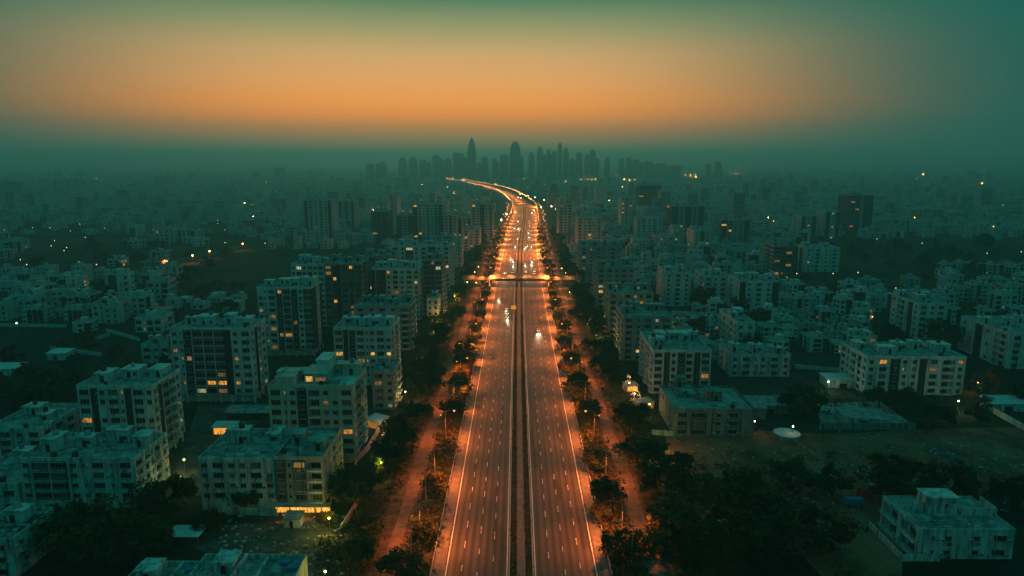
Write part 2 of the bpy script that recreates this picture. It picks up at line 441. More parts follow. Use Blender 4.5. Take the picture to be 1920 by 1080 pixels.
BAYW = {'W': 3.7, 'w': 2.5, 'n': 1.5, 'B': 3.9, 'D': 2.0, 'G': 3.3, 'H': 2.6, '.': 1.3, 'b': 3.0}
def opening(ch, bw, fh):
    if ch == 'W': return (min(2.9, bw * .74), 1.8, .75)
    if ch == 'w': return (min(1.6, bw * .64), 1.5, .85)
    if ch == 'n': return (min(.7, bw * .5), 1.3, 1.0)
    if ch == 'B' or ch == 'b': return (bw * .80, fh - .75, .12)
    if ch == 'G': return (bw * .80, 1.75, .7)
    if ch == 'H': return (min(1.8, bw * .74), 1.8, .75)
    return None
def facade(wall, dark, O, u, n, width, z0, floors, fh, bays, r, lp, wins, merged=None, depth=.28):
    """One face of a building: wall strips around each opening; wins collects (origin, angle, w, h, kind)."""
    u = Vector(u); n = Vector(n); O = Vector(O)
    tot = sum(BAYW[c] for c in bays); x = 0
    ang = math.atan2(u.y, u.x); prev = ' '
    for ch in bays:
        bw = BAYW[ch] * width / tot
        if dark is not None and ch in 'DGH' and prev not in 'DGH': dark.append(MB())
        tgt, tm = (dark[-1] if dark else wall, 1) if ch in 'DGH' else (wall, 0)
        if ch in 'GH' and prev in 'GHD':                 # pale pilaster between two glazed bays
            Q = lambda a, z, d: O + u * (x + a) + Vector((0, 0, z)) - n * d
            zt = z0 + floors * fh - .05
            wall.quad(Q(-.16, z0, -.15), Q(.16, z0, -.15), Q(.16, zt, -.15), Q(-.16, zt, -.15)); wall.quad(Q(.16, z0, -.15), Q(.16, z0, 0), Q(.16, zt, 0), Q(.16, zt, -.15)); wall.quad(Q(-.16, z0, -.15), Q(-.16, z0, 0), Q(-.16, zt, 0), Q(-.16, zt, -.15))
        if ch == 'G':
            for f in range(floors):
                Q = lambda a, z, d: O + u * (x + a) + Vector((0, 0, z)) - n * d
                za = z0 + f * fh + .02
                wall.quad(Q(.17, za, -.12), Q(bw - .17, za, -.12), Q(bw - .17, za + .3, -.12), Q(.17, za + .3, -.12)); wall.quad(Q(.17, za + .3, -.12), Q(bw - .17, za + .3, -.12), Q(bw - .17, za + .3, 0), Q(.17, za + .3, 0))
        prev = ch
        if dark is None: tgt = wall
        else: tm = 0
        P = lambda a, z, d=0: O + u * (x + a) + Vector((0, 0, z)) - n * d
        for f in range(floors):
            za, zb = z0 + f * fh, z0 + (f + 1) * fh
            op = opening(ch, bw, fh)
            if op is None or (ch in 'wn' and r.random() < .04):
                tgt.quad(P(0, za), P(bw, za), P(bw, zb), P(0, zb), tm); continue
            w, h, s = op; h = min(h, fh - s - .15); a = (bw - w) / 2; b = a + w; zc, zd = za + s, za + s + h
            tgt.quad(P(0, za), P(bw, za), P(bw, zc), P(0, zc), tm); tgt.quad(P(0, zd), P(bw, zd), P(bw, zb), P(0, zb), tm)
            tgt.quad(P(0, zc), P(a, zc), P(a, zd), P(0, zd), tm); tgt.quad(P(b, zc), P(bw, zc), P(bw, zd), P(b, zd), tm)
            D = 1.3 if ch in 'Bb' else depth
            tgt.quad(P(a, zc), P(b, zc), P(b, zc, D), P(a, zc, D), tm); tgt.quad(P(a, zd), P(b, zd), P(b, zd, D), P(a, zd, D), tm)
            tgt.quad(P(a, zc), P(a, zd), P(a, zd, D), P(a, zc, D), tm); tgt.quad(P(b, zc), P(b, zd), P(b, zd, D), P(b, zc, D), tm)
            kind = pick(r, lp)
            if merged is not None:
                merged.quad(P(a, zc, D), P(b, zc, D), P(b, zd, D), P(a, zd, D), {'d': 2, 'c': 2, 'a': 3, 'y': 4, 'm': 5, 'h': 4}[kind])
            else:
                if ch in 'Bb':
                    tgt.quad(P(a, zc, D), P(b, zc, D), P(b, zd, D), P(a, zd, D), tm)
                    wins.append(('win', P((a + b) / 2, zc + .05, D - .08), ang, min(w * .72, 2.6), h - .25, kind))
                    wins.append(('bal', P((a + b) / 2, zc - .12, 0), ang, w + .3, 0, kind))
                else:
                    wins.append(('win', P((a + b) / 2, zc, D - .05), ang, w, h, kind))
        x += bw
BAL = {}
def bal_mesh(w):
    k = round(w, 1)
    if k not in BAL:
        b = MB(); b.box(-k/2, k/2, -.85, -.005, 0, .14); b.box(-k/2, k/2, -.85, -.79, .14, .55); b.box(-k/2, -k/2 + .06, -.79, -.005, .14, .55); b.box(k/2 - .06, k/2, -.79, -.005, .14, .55)
        b.box(-k/2, k/2, -.84, -.80, .98, 1.04)
        x = -k/2 + .02
        while x < k/2: b.box(x, x + .04, -.835, -.805, .55, .98); x += .3
        BAL[k] = b.mesh('balcony', 'plaster_white')
    return BAL[k]

b = MB(); b.box(-.42, .42, -.36, -.02, 0, .6); b.box(-.26, .26, -.375, -.361, .06, .54, 1); AC = b.mesh('ac_unit', ['plaster_white', 'void_dark'])

def roof_things(root, wd, dp, z, r, wall, n=3, front=None, lit_top=False):
    """What stands on a flat roof: stair heads, lift rooms, tanks, pipes."""
    for k in range(n):
        w, d, h = r.uniform(3.2, min(6.5, wd * .3 + 1)), r.uniform(3, min(6, dp * .35 + 1)), r.uniform(2.5, 3.8)
        x = -wd/2 + wd * (k + .5) / n + r.uniform(-.1, .1) * wd / n; y = r.uniform(-.15, .30) * dp
        x = max(-wd/2 + w/2 + .6, min(wd/2 - w/2 - .6, x)); y = max(-dp/2 + d/2 + .6, min(dp/2 - d/2 - .6, y))
        b = MB(); b.box(-w/2, w/2, -d/2, d/2, 0, h); b.box(-w/2 - .3, w/2 + .3, -d/2 - .3, d/2 + .3, h + .003, h + .22)
        sh = b.build('stair_head', wall, root, (x, y, z))
        dm = MB(); dm.box(-.55, .55, -.06, -.01, .05, 2.1); dm.build('door', 'void_dark', sh, (r.uniform(-.2, .2) * w, -d/2, 0))
        if r.random() < .55:
            wf, wp = win_mesh(1.2, 1.2, pick(r, .12)); q = link('window', wf, sh, (w/2 - .9 if w > 3.6 else w/2-.75, -d/2 - .04, 1.0)); link('pane', wp, q)
        if r.random() < .7:
            t = MB(); rr = r.uniform(.6, .85); t.lathe(0, 0, [(rr, 0), (rr, 1.1), (rr * .9, 1.25), (rr * .3, 1.45)], 10)
            t.build('water_tank', r.choice(['tank_black', 'plaster_grey', 'tank_black', 'tank_blue']), root, (x + r.uniform(-.2, .2) * w, y, z + h + .225), True)
    for k in range(r.randint(1, 3)):
        t = MB(); rr = r.uniform(.55, .8); t.lathe(0, 0, [(rr, 0), (rr, 1.1), (rr * .9, 1.25), (rr * .3, 1.45)], 10)
        t.build('water_tank', r.choice(['tank_black', 'plaster_grey', 'tank_black']), root, (r.uniform(-.42, .42) * wd, r.uniform(-.44, -.28) * dp, z + .02), True)
    for k in range(r.randint(4, 8)):
        b = MB(); b.box(-r.uniform(.6, 2.5), r.uniform(.6, 2.5), -.5, r.uniform(.1, .8), 0, r.uniform(.4, 1.1))
        b.build('roof_duct', r.choice(['plaster_grey', 'roof_slab', 'plaster_old']), root, (r.uniform(-.38, .38) * wd, r.uniform(-.35, .4) * dp, z + .02))

def parapet(root, wd, dp, z, h, wall, t=.22, over=.06):
    b = MB()
    x, y = wd/2 + over, dp/2 + over
    b.box(-x, x, -y, -y + t, z, z + h); b.box(-x, x, y - t, y, z, z + h)
    b.box(-x, -x + t, -y + t, y - t, z, z + h); b.box(x - t, x, -y + t, y - t, z, z + h)
    return b.build('parapet', wall, root)

def apartment(label, px0, px1, yb, yt, depth, front, side, name='apartment_building', cat='apartment building', wall='plaster_white', dark='cladding_dark',
              seed=0, lp=.10, gf=None, rz=0, nroof=3, parts=True, pane=False, roof='roof_slab', fh0=3.1, group=None, par=1.0, winmax=100):
    r = random.Random(seed * 7 + 3)
    a, b = G(px0, yb), G(px1, yb); yf = (a.y + b.y) / 2; wd = b.x - a.x
    H = top_at((px0 + px1) / 2, yt, yf)
    root = thing(name, label, cat, ((a.x + b.x) / 2, yf + depth / 2, 0), R(rz), group)
    zr = H - par
    fl = max(1, round(zr / fh0)); fh = zr / fl
    wallb, darkb = MB(), []; wins = []; side_x = 1 if (a.x + b.x) / 2 < 0 else -1
    hw, hd = wd / 2, depth / 2
    z0 = 0; nf = fl
    if gf: z0 = fh; nf = fl - 1
    mg = None if parts else wallb
    dk = darkb if parts else None
    facade(wallb, dk, (-hw, -hd, 0), (1, 0, 0), (0, -1, 0), wd, z0, nf, fh, front, r, lp, wins, mg)
    if side_x > 0: facade(wallb, dk, (hw, -hd, 0), (0, 1, 0), (1, 0, 0), depth, z0, nf, fh, side, r, lp * .7, wins, mg)
    else: facade(wallb, dk, (-hw, hd, 0), (0, -1, 0), (-1, 0, 0), depth, z0, nf, fh, side, r, lp * .7, wins, mg)
    ox = -side_x * hw
    wallb.quad((ox, -hd, z0), (ox, hd, z0), (ox, hd, zr), (ox, -hd, zr)); wallb.quad((-hw, hd, z0), (hw, hd, z0), (hw, hd, zr), (-hw, hd, zr))
    if gf == 'stilts':                                       # open parking floor under the flats
        inset = 1.6
        wallb.box(-hw + inset, hw - inset, -hd + inset, hd - inset, 0, fh, 0)
        wallb.quad((-hw, -hd, fh), (hw, -hd, fh), (hw, hd, fh), (-hw, hd, fh))
        k = max(2, int(wd / 4))
        for i in range(k + 1):
            x = -hw + .3 + i * (wd - .6) / k
            wallb.box(x - .25, x + .25, -hd + .05, -hd + .5, 0, fh - .002)
        for i in range(4):
            y = -hd + .8 + i * (depth - 1.2) / 3.2; wallb.box(side_x * (hw - .3) - .22, side_x * (hw - .3) + .22, y - .25, y + .25, 0, fh - .002)
    elif gf == 'plain':
        wallb.box(-hw, hw, -hd, hd, 0, z0 - .002, 0)
    if parts:
        wallb.build('wall', wall, root)
        for d_ in darkb: d_.build('dark_cladding', dark, root)
        rb = MB(); rb.quad((-hw, -hd, zr), (hw, -hd, zr), (hw, hd, zr), (-hw, hd, zr)); rb.build('roof', roof, root)
        parapet(root, wd, depth, zr, par, wall)
        nw = 0; rest = MB(); RM = ['window_frame', 'glass_dark', 'curtain_glass', 'window_lit_amber', 'window_lit_yellow', 'window_lit_dim', 'window_lit_white']
        nb = 0
        for kind, p, ang, w, h, k in wins:
            if kind == 'bal':
                if nb < 60: link('balcony', bal_mesh(w), root, p, ang); nb += 1
                continue
            nw += 1
            wf, wp = win_mesh(w, h, k)
            if nw <= winmax:
                o = link('window', wf, root, p, ang)
                if pane: link('pane', wp, o)
                else:
                    mk = ('j', wf.name, wp.name)
                    if mk not in WIN:
                        j = MB(); nv = len(wf.vertices)
                        j.v = [tuple(v.co) for v in wf.vertices] + [tuple(v.co) for v in wp.vertices]
                        j.f = [tuple(q.vertices) for q in wf.polygons] + [tuple(i + nv for i in q.vertices) for q in wp.polygons]
                        j.m = [0] * len(wf.polygons) + [1] * len(wp.polygons)
                        WIN[mk] = j.mesh('window', ['window_frame', wp.materials[0].name])
                    o.data = WIN[mk]
            else:
                rm = Matrix.Translation(p) @ Matrix.Rotation(ang, 4, 'Z')
                for q in wf.polygons: rest.quad(*[rm @ wf.vertices[i].co for i in q.vertices], 0)
                for q in wp.polygons: rest.quad(*[rm @ wp.vertices[i].co for i in q.vertices], RM.index(wp.materials[0].name))
        if yf < 330:
            fits = [q for q in wins if q[0] == 'win' and q[3] < 3 and q[4] < 1.9]
            for q in r.sample(fits, min(len(fits), 9)):
                pm = Matrix.Translation(q[1]) @ Matrix.Rotation(q[2], 4, 'Z')
                link('ac_unit', AC, root, pm @ Vector((q[3] / 2 + .55 if r.random() < .5 else -q[3] / 2 - .55, -.23, .1)), q[2])
            for k in range(r.randint(2, 3)):
                pb = MB(); pb.box(-.07, .07, -.16, -.02, 0, zr - z0 - .1); pb.build('drain_pipe', r.choice(['plaster_grey', 'painted_steel', 'tank_black']), root, (r.uniform(-.46, .46) * wd, -hd, z0 + .05))
            pb = MB(); pb.box(-.07, .07, -.16, -.02, 0, zr - z0 - .1); pb.build('drain_pipe', 'plaster_grey', root, (side_x * hw, r.uniform(-.3, .3) * depth, z0 + .05)).rotation_euler = (0, 0, side_x * R(90))
            for k in range(3):
                q = r.choice(fits) if fits else None
                if q:
                    pm = Matrix.Translation(q[1]) @ Matrix.Rotation(q[2], 4, 'Z'); cw = r.uniform(.8, 1.6)
                    lb = MB(); lb.box(-cw / 2, cw / 2, -.62, -.57, -.75, -.02); lb.build('laundry', r.choice(['red_board', 'plaster_white', 'tank_blue', 'plaster_tan', 'plaster_brown']), root, pm @ Vector((0, -.25, 0))).rotation_euler = (0, 0, q[2])
        if rest.f: stuff(rest.build('upper_windows', RM, root))
        roof_things(root, wd, depth, zr, r, wall, nroof)
    else:
        x, y, t2 = hw + .06, hd + .06, .25
        wallb.quad((-hw, -hd, zr), (hw, -hd, zr), (hw, hd, zr), (-hw, hd, zr), 6)
        wallb.box(-x, x, -y, -y + t2, zr, H); wallb.box(-x, x, y - t2, y, zr, H); wallb.box(-x, -x + t2, -y + t2, y - t2, zr, H); wallb.box(x - t2, x, -y + t2, y - t2, zr, H)
        for k in range(nroof):
            w, d, h = r.uniform(3, 6), r.uniform(3, 6), r.uniform(2.5, 4); xx = -hw + wd * (k + .5) / nroof; yy = r.uniform(-.2, .25) * depth
            wallb.box(xx - w/2, xx + w/2, yy - d/2, yy + d/2, zr, zr + h, 0)
            wallb.box(xx - .7, xx + .7, yy - .7, yy + .7, zr + h, zr + h + 1.3, 2)
        me = wallb.mesh(name, [wall, dark, 'glass_dark', 'window_lit_amber', 'window_lit_yellow', 'window_lit_dim', roof])
        loc, rot = root.location.copy(), root.rotation_euler.copy()
        bpy.data.objects.remove(root)
        root = tag(link(name, me, None, loc), label, cat, group); root.rotation_euler = rot
    root['_'] = 0; del root['_']
    return root

# ------------------------------------------------------------------ named apartment buildings
A = apartment
# left of the highway, nearest first
A("four storey rain stained white block with dark recessed bays behind the big dark trees", 46, 262, 958, 858, 17, 'wGGwnWnW', 'WwnWw', wall='plaster_old', seed=1, lp=.02, nroof=4, pane=True, gf='plain', roof='roof_slab')
A("four storey stained white block joined to the brown shop block", 380, 520, 958, 858, 20, 'wWwwWw', 'ww', wall='plaster_old', seed=2, lp=.0, nroof=2, pane=True, gf='plain')
A("brown and cream four storey block with a glowing shop at street level", 521, 610, 962, 856, 20, 'HnGB', 'wnWw', wall='plaster_tan', dark='cladding_brown', seed=3, lp=.22, nroof=2, pane=True, gf='stilts')
A("eight storey white tower with two dark full height panels, nearest the camera", 160, 300, 866, 722, 17, 'WDwWnDWw', 'wDGBw', seed=4, lp=.09, nroof=3, gf='stilts', pane=True)
A("cream eight storey tower with a stepped penthouse, closest tower to the highway", 512, 668, 872, 722, 18, 'WnwHBwwW', 'wGBw', wall='plaster_cream', seed=5, lp=.10, nroof=4, gf='stilts', pane=True, roof='roof_light')
A("broad ten storey block with grid of dark glazed bays and several amber windows", 330, 480, 755, 614, 15, 'wnHGGGDwW', 'wDwW', seed=6, lp=.20, nroof=4, gf='stilts')
A("seven storey white block with a black stair strip of lit windows, behind the cream tower", 630, 737, 722, 614, 20, 'WDHWnwWw', 'BwDBw', seed=7, lp=.20, nroof=4)
A("low three storey annex wedged between the cream tower and the road trees", 700, 740, 768, 694, 14, 'Ww', 'WwB', wall='plaster_tan', seed=8, lp=.05, nroof=1)
A("slim ten storey tower with lit rooftop rooms and a dark flank", 490, 590, 668, 538, 17, 'wnWHGHwG', 'DDwD', seed=9, lp=.18, nroof=4, gf='stilts')
A("six storey grey white block with rooftop terraces in front of the dark walled tower", 667, 772, 655, 572, 19, 'WwWwB', 'BDBw', wall='plaster_grey', seed=10, lp=.10, nroof=4)
A("eight storey block whose left half is pale gridded and right half dark glazed", 552, 613, 612, 494, 20, 'wWwWwW', 'wW', seed=11, lp=.12, nroof=3)
A("dark glazed eight storey slab with a column of amber windows", 614, 680, 612, 493, 22, 'GHDGHG', 'GDG', wall='plaster_grey', seed=12, lp=.22, nroof=3)
A("pale eight storey tower with square windows and a dark strip along one edge", 699, 787, 600, 503, 20, 'DHDwWwWw', 'BwDBw', seed=13, lp=.10, nroof=4)
A("dark fronted tower with one column of bright windows beside the pale square windowed tower", 797, 829, 590, 486, 24, 'GHG', 'BDwB', wall='plaster_grey', seed=14, lp=.25, nroof=2)
A("small white three storey house with rooftop boxes below the dark fronted tower", 801, 823, 604, 558, 12, 'ww', 'ww', seed=15, lp=.0, nroof=1, parts=True)
A("hazy grey block with terrace rooms standing behind the pale square windowed tower", 680, 742, 570, 480, 20, 'WGwWG', 'wW', wall='plaster_grey', seed=16, lp=.08, nroof=3)
A("long grey white slab with a large box room on its roof, nearest the footbridge", 735, 846, 545, 460, 22, 'WwGwWGwW', 'BwBDwB', seed=17, lp=.10, nroof=4)
A("two storey white house half hidden behind the broad ten storey block", 268, 335, 690, 645, 14, 'WwWw', 'ww', wall='plaster_old', seed=18, lp=.03, nroof=2)
A("long low white two storey house near the edge with a ruined upper floor", -20, 86, 872, 803, 22, 'wWwW', 'WWWW', wall='plaster_old', seed=19, lp=0, nroof=2)
A("cropped white house at the picture edge beside the stained four storey block", -70, 42, 960, 905, 20, 'WwW', 'wWw', wall='plaster_old', seed=20, lp=0, nroof=1)
A("small low house with a tilted flat roof in the bottom corner among trees", -60, 32, 1085, 1010, 14, 'wW', 'wW', wall='plaster_old', seed=21, lp=0, nroof=1)
# right of the highway
A("five storey white block with projecting corner bay, nearest block beside the lit service road", 1222, 1330, 738, 656, 30, 'WDwHbDW', 'wBWnBWwB', seed=31, lp=.10, nroof=5, pane=True)
A("five storey grey block with wide windows directly behind the white corner bay block", 1167, 1257, 676, 592, 26, 'WwWwW', 'BwBWnB', wall='plaster_grey', seed=32, lp=.12, nroof=4)
A("pale five storey block with a rooftop room beyond the wide windowed grey block", 1140, 1222, 628, 547, 22, 'WwWwwW', 'BwBw', wall='plaster_tan', seed=33, lp=.10, nroof=4)
A("slim white five storey block standing alone among low houses, blank end wall", 1379, 1412, 658, 603, 30, 'ww', 'wWnWw', seed=34, lp=.0, nroof=2, pane=True)
A("low white two storey house with parapet pots in front of the slim white block", 1368, 1480, 706, 664, 18, 'wWnwWw', 'Ww', wall='plaster_old', seed=35, lp=.04, nroof=3)
A("unfinished bare concrete two storey building with flat roof above the dirt lot", 1262, 1412, 818, 766, 24, 'WG.wW..', 'WW', wall='raw_concrete', seed=36, lp=.0, nroof=1, roof='tin_rust')
A("bare concrete rooftop extension standing behind the unfinished concrete building", 1268, 1310, 790, 738, 14, 'WW', 'Ww', wall='raw_concrete', seed=37, lp=.0, nroof=1)
A("long white three storey block with square windows behind the dark hedge", 1620, 1803, 740, 668, 22, 'wWHwwDWBw', 'WwBWw', seed=38, lp=.06, nroof=5, pane=True)
A("tall white stepped block with pale end walls at the far right edge", 1885, 1990, 692, 624, 34, 'WwWw', 'wnDwB', seed=39, lp=.03, nroof=3)
A("stepped white five storey block with bright end walls beyond the long white block", 1716, 1768, 636, 568, 30, 'WwW', 'DwBnDw', seed=40, lp=.02, nroof=3)
A("grey six storey block with dark horizontal windows just beyond the footbridge ramp", 1118, 1187, 580, 500, 22, 'WWwWw', 'BwBw', wall='plaster_grey', seed=41, lp=.14, nroof=3)
A("long pale seven storey slab at the roadside beyond the footbridge", 1086, 1166, 530, 462, 26, 'WwWwWw', 'BwBwBw', wall='plaster_grey', seed=42, lp=.15, nroof=4)
A("white four storey block with lit terrace beside the dark wood", 1246, 1292, 574, 510, 28, 'wWw', 'WwWw', seed=43, lp=.08, nroof=2)
A("pale four storey block between the lit terrace block and the twin white blocks", 1318, 1362, 566, 516, 24, 'WwW', 'WwB', seed=44, lp=.08, nroof=2)
A("wide white four storey block with two projecting stair towers", 1384, 1456, 586, 526, 24, 'DwWwD', 'Ww', seed=45, lp=.05, nroof=3)
A("dark framed eight storey tower with lit rooms in the middle distance", 1448, 1492, 524, 460, 22, 'GHGH', 'BDB', wall='plaster_grey', seed=46, lp=.22, nroof=2)
A("pale stained four storey block set beside the dark framed tower", 1508, 1572, 510, 464, 24, 'wWwW', 'DwDw', seed=47, lp=.06, nroof=2)

# the white villa in the bottom corner, with its tall stair tower
A("white villa with a tall stair tower on its flat roof by the dirt lots", 1717, 1896, 1048, 992, 16, '.nw.wW', 'BB', name='villa', cat='villa', seed=50, lp=0, nroof=0, pane=True, wall='plaster_old', roof='roof_slab', par=.45)
vl = bpy.data.objects['villa']
zr = [c for c in vl.children if c.name.startswith('roof')][0].data.vertices[0].co.z
b = MB(); b.box(-3.6, 3.6, -2.2, 2.4, 0, 4.3); b.box(-3.9, 3.9, -2.5, 2.7, 4.303, 4.55); b.box(-6.2, -3.603, -1.0, -.75, 0, 2.6)
tw = b.build('stair_tower', 'plaster_old', vl, (-1.5, 1.5, zr + .01))
wf, wp = win_mesh(.8, 1.0, 'd'); q = link('window', wf, tw, (1.0, -2.24, 2.1)); link('pane', wp, q)
wf, wp = win_mesh(.5, .6, 'd'); q = link('window', wf, tw, (2.7, -2.24, 3.2)); link('pane', wp, q)
b = MB(); b.box(-.1, 8.5, -.1, .1, 0, 2.0); b.box(8.3, 8.5, .1, 6, 0, 2.0); b.box(-.1, .1, .1, 6.5, 0, 1.2); b.build('terrace_wall', 'plaster_old', vl, (3.0, -1.0, zr + .01))
b = MB(); b.box(-8.5, -8.35, -5.5, 3, 0, .35); b.box(-8.35, -2, -5.5, -5.35, 0, .35); b.build('roof_curb', 'plaster_grey', vl, (0, 0, zr + .01))
b = MB(); b.lathe(0, 0, [(.45, 0), (.45, .8), (.2, 1.0)], 10); b.build('water_tank', 'tank_blue', vl, (-7, .5, zr + .01), True)
b = MB(); b.box(-.1, .1, 0, 15, 0, 1.7); b.box(.1, 9, -.1, .1, 0, 1.7)
o = b.build('compound_wall', 'plaster_old', None, G(1690, 1052)); o.location.z = 0; tag(o, "stained low wall wrapping the side yard of the white villa", 'wall')

# penthouse of the cream tower
cr = [o for o in C.objects if o.get('label', '').startswith('cream eight')][0]
zr = [c for c in cr.children if c.name.startswith('roof')][0].data.vertices[0].co.z
b = MB(); b.box(-11, -5.6, -8.8, 2, 0, 2.9); b.box(-11.1, -5.5, -8.9, -8.65, 2.9, 3.6); b.box(-11.1, -10.85, -8.65, 2, 2.9, 3.6); b.box(-5.75, -5.5, -8.65, 2, 2.9, 3.6)
b.build('corner_terrace', 'plaster_cream', cr, (0.6, 0, zr + .01))
b = MB(); b.box(-3, 4, -5, 4, 0, 3.2); b.box(-3.3, 4.3, -5.3, 4.3, 3.203, 3.45)
ph = b.build('penthouse', 'plaster_cream', cr, (0, 0, zr + .01))
b = MB(); b.box(.4, 4.2, -3, 5.5, 0, 3.4); b.box(.1, 4.5, -3.3, 5.8, 3.403, 3.6); b.build('lift_room', 'plaster_white', cr, (0, 0, zr + 3.48))
wf, wp = win_mesh(2.2, 1.9, 'y'); q = link('window', wf, ph, (-1.5, -5.04, .7)); link('pane', wp, q)
wf, wp = win_mesh(3.2, 1.6, 'm'); q = link('window', wf, ph, (2.0, -5.04, .7)); link('pane', wp, q)

# bottom-edge house seen from above: walled roof courts
def court_house(label, px0, px1, yb, ztop, depth):
    a, b_ = G(px0, yb, ztop), G(px1, yb, ztop); wd = b_.x - a.x
    root = thing('terraced_house', label, 'house', ((a.x + b_.x)/2, a.y + depth/2, 0))
    hw, hd = wd/2, depth/2
    b = MB(); b.box(-hw, hw, -hd, hd, 0, ztop - 1.2, 0); b.build('wall', 'plaster_old', root)
    b = MB(); b.quad((-hw, -hd, ztop - 1.19), (hw, -hd, ztop - 1.19), (hw, hd, ztop - 1.19), (-hw, hd, ztop - 1.19)); b.build('roof', 'roof_slab', root)
    parapet(root, wd, depth, ztop - 1.18, 1.2, 'plaster_old')
    b = MB(); b.box(-.1 * wd, -.08 * wd, -hd + .4, hd - .4, 0, 1.6); b.box(.12 * wd, .14 * wd, -hd + .4, hd - .4, 0, 1.1); b.build('divider_wall', 'plaster_old', root, (0, 0, ztop - 1.18))
    b = MB(); b.box(-2, 2, -2.2, 2.2, 0, 2.6); b.box(-2.3, 2.3, -2.5, 2.5, 2.603, 2.8); s = b.build('stair_head', 'plaster_old', root, (-.22 * wd, .15 * depth, ztop - 1.18))
    b = MB(); b.box(-.5, .5, -2.26, -2.21, 0, 2.0); b.build('door', 'void_dark', s)
    for i, (x, y) in enumerate(((.32, .3), (.28, -.05), (.42, .1))):
        b = MB(); b.box(-1.1, 1.1, -.8, .8, 0, .9); b.box(-.9, .9, -.6, .6, .9, .92); b.build('water_trough', ['tank_blue', 'plaster_grey', 'tank_blue'][i], root, (x * wd, y * depth, ztop - 1.17))
    return root
court_house("terraced house seen from above with walled roof courts and blue water troughs", 345, 548, 1090, 7.2, 10)
court_house("low flat roofed house with an empty walled roof beside the trough roofs", 212, 344, 1110, 6.0, 11)

# ------------------------------------------------------------------ towers of the middle distance (too hazy to show parts)
T = lambda label, x0, x1, yb, yt, dp, fr, sd, seed, lp=.05, wall='plaster_hazy': A(label, x0, x1, yb, yt, dp, fr, sd, seed=seed, lp=lp, wall=wall, parts=False, nroof=2, name='residential_tower', cat='residential tower')
T("tall hazy tower with two lit rooms standing alone among low houses", 574, 624, 456, 374, 30, 'DWwWwD', 'WwW', 61, .06)
T("broad hazy tower with a ribbed facade facing the road curve", 776, 831, 456, 382, 30, 'GWwWwWG', 'WwBw', 62, .06)
T("hazy tower nearest the road curve on the side of the tall lone tower", 884, 925, 452, 382, 36, 'WwGwW', 'BwBw', 63, .08)
T("faint tower standing behind the tall lone tower", 637, 665, 432, 376, 30, 'DwDwD', 'Ww', 64, .03)
T("twin topped faint tower behind the broad ribbed one, paler half", 726, 746, 430, 367, 30, 'wWw', 'Ww', 65, .05)
T("dark narrow tower left of the broad ribbed one", 698, 728, 456, 396, 30, 'GDG', 'GG', 66, .08, 'plaster_grey')
T("faint tower joined to the twin topped pair, lower half", 705, 727, 436, 378, 26, 'wWw', 'Ww', 67, .05)
T("low ribbed slab between the broad ribbed tower and the road curve", 833, 858, 458, 402, 30, 'WDW', 'Bw', 68, .12)
T("narrow ribbed slab touching the tower nearest the road curve", 860, 883, 456, 408, 30, 'DWD', 'Bw', 69, .12)
T("dark slab of flats beside the broad ribbed tower", 745, 776, 458, 404, 30, 'GWG', 'GG', 70, .08, 'plaster_grey')
T("grey roadside tower with a lit strip across the road from the ribbed slabs", 1047, 1072, 456, 382, 36, 'WwW', 'BwBw', 71, .10)
T("pale roadside tower with fine window grid in front of the lit strip tower", 1082, 1128, 466, 407, 34, 'WwWwW', 'BwBw', 72, .10)
T("large dark tower with rounded shoulders rising over the haze", 1197, 1238, 405, 347, 34, 'GGGGG', 'GGG', 73, .02, 'plaster_grey')
T("white flats below the large round shouldered tower", 1193, 1240, 458, 408, 30, 'wWwWw', 'DwW', 74, .05)
T("narrow faint tower left of the large round shouldered one", 1164, 1184, 430, 370, 30, 'wWw', 'Ww', 75, .05)
T("dark wide block right of the white flats, unlit", 1258, 1318, 452, 386, 30, 'GWGWG', 'GG', 76, .05, 'plaster_grey')
T("thin pale tower in front of the dark wide block", 1262, 1282, 468, 428, 26, 'ww', 'Ww', 77, .10)
T("pale mid rise with a lit stair in the hazy middle ground", 1299, 1330, 486, 432, 28, 'wDw', 'Ww', 78, .10)
T("ribbed grey block beside the pale mid rise with lit stair", 1350, 1404, 462, 412, 28, 'GWwWG', 'Ww', 79, .06, 'plaster_grey')
T("tall dark tower alone on the right over the far woods", 1590, 1632, 440, 366, 34, 'GGwGG', 'GGG', 80, .02, 'plaster_grey')
T("pale slab at the foot of the tall dark lone tower", 1545, 1572, 448, 396, 26, 'DwD', 'Ww', 81, .04)
T("pale twin slab a little left of the tall dark lone tower", 1500, 1528, 450, 404, 26, 'DwD', 'Ww', 82, .08)
T("faint grey slab far behind among the left houses", 290, 320, 362, 331, 40, 'wWw', 'Ww', 83, .02)
T("faint narrow slab far behind on the left horizon", 515, 530, 348, 315, 40, 'ww', 'Ww', 84, .0)
T("broad faint block on the left horizon, lowest of the faint slabs", 100, 140, 372, 337, 50, 'WwW', 'Ww', 85, .0)
T("grey mid rise behind the long roadside slab with the box room", 868, 900, 470, 430, 26, 'WwW', 'BwB', 86, .15)
T("mid rise in shade between the road trees and the long roadside slab", 846, 866, 500, 452, 22, 'ww', 'BwB', 87, .15)

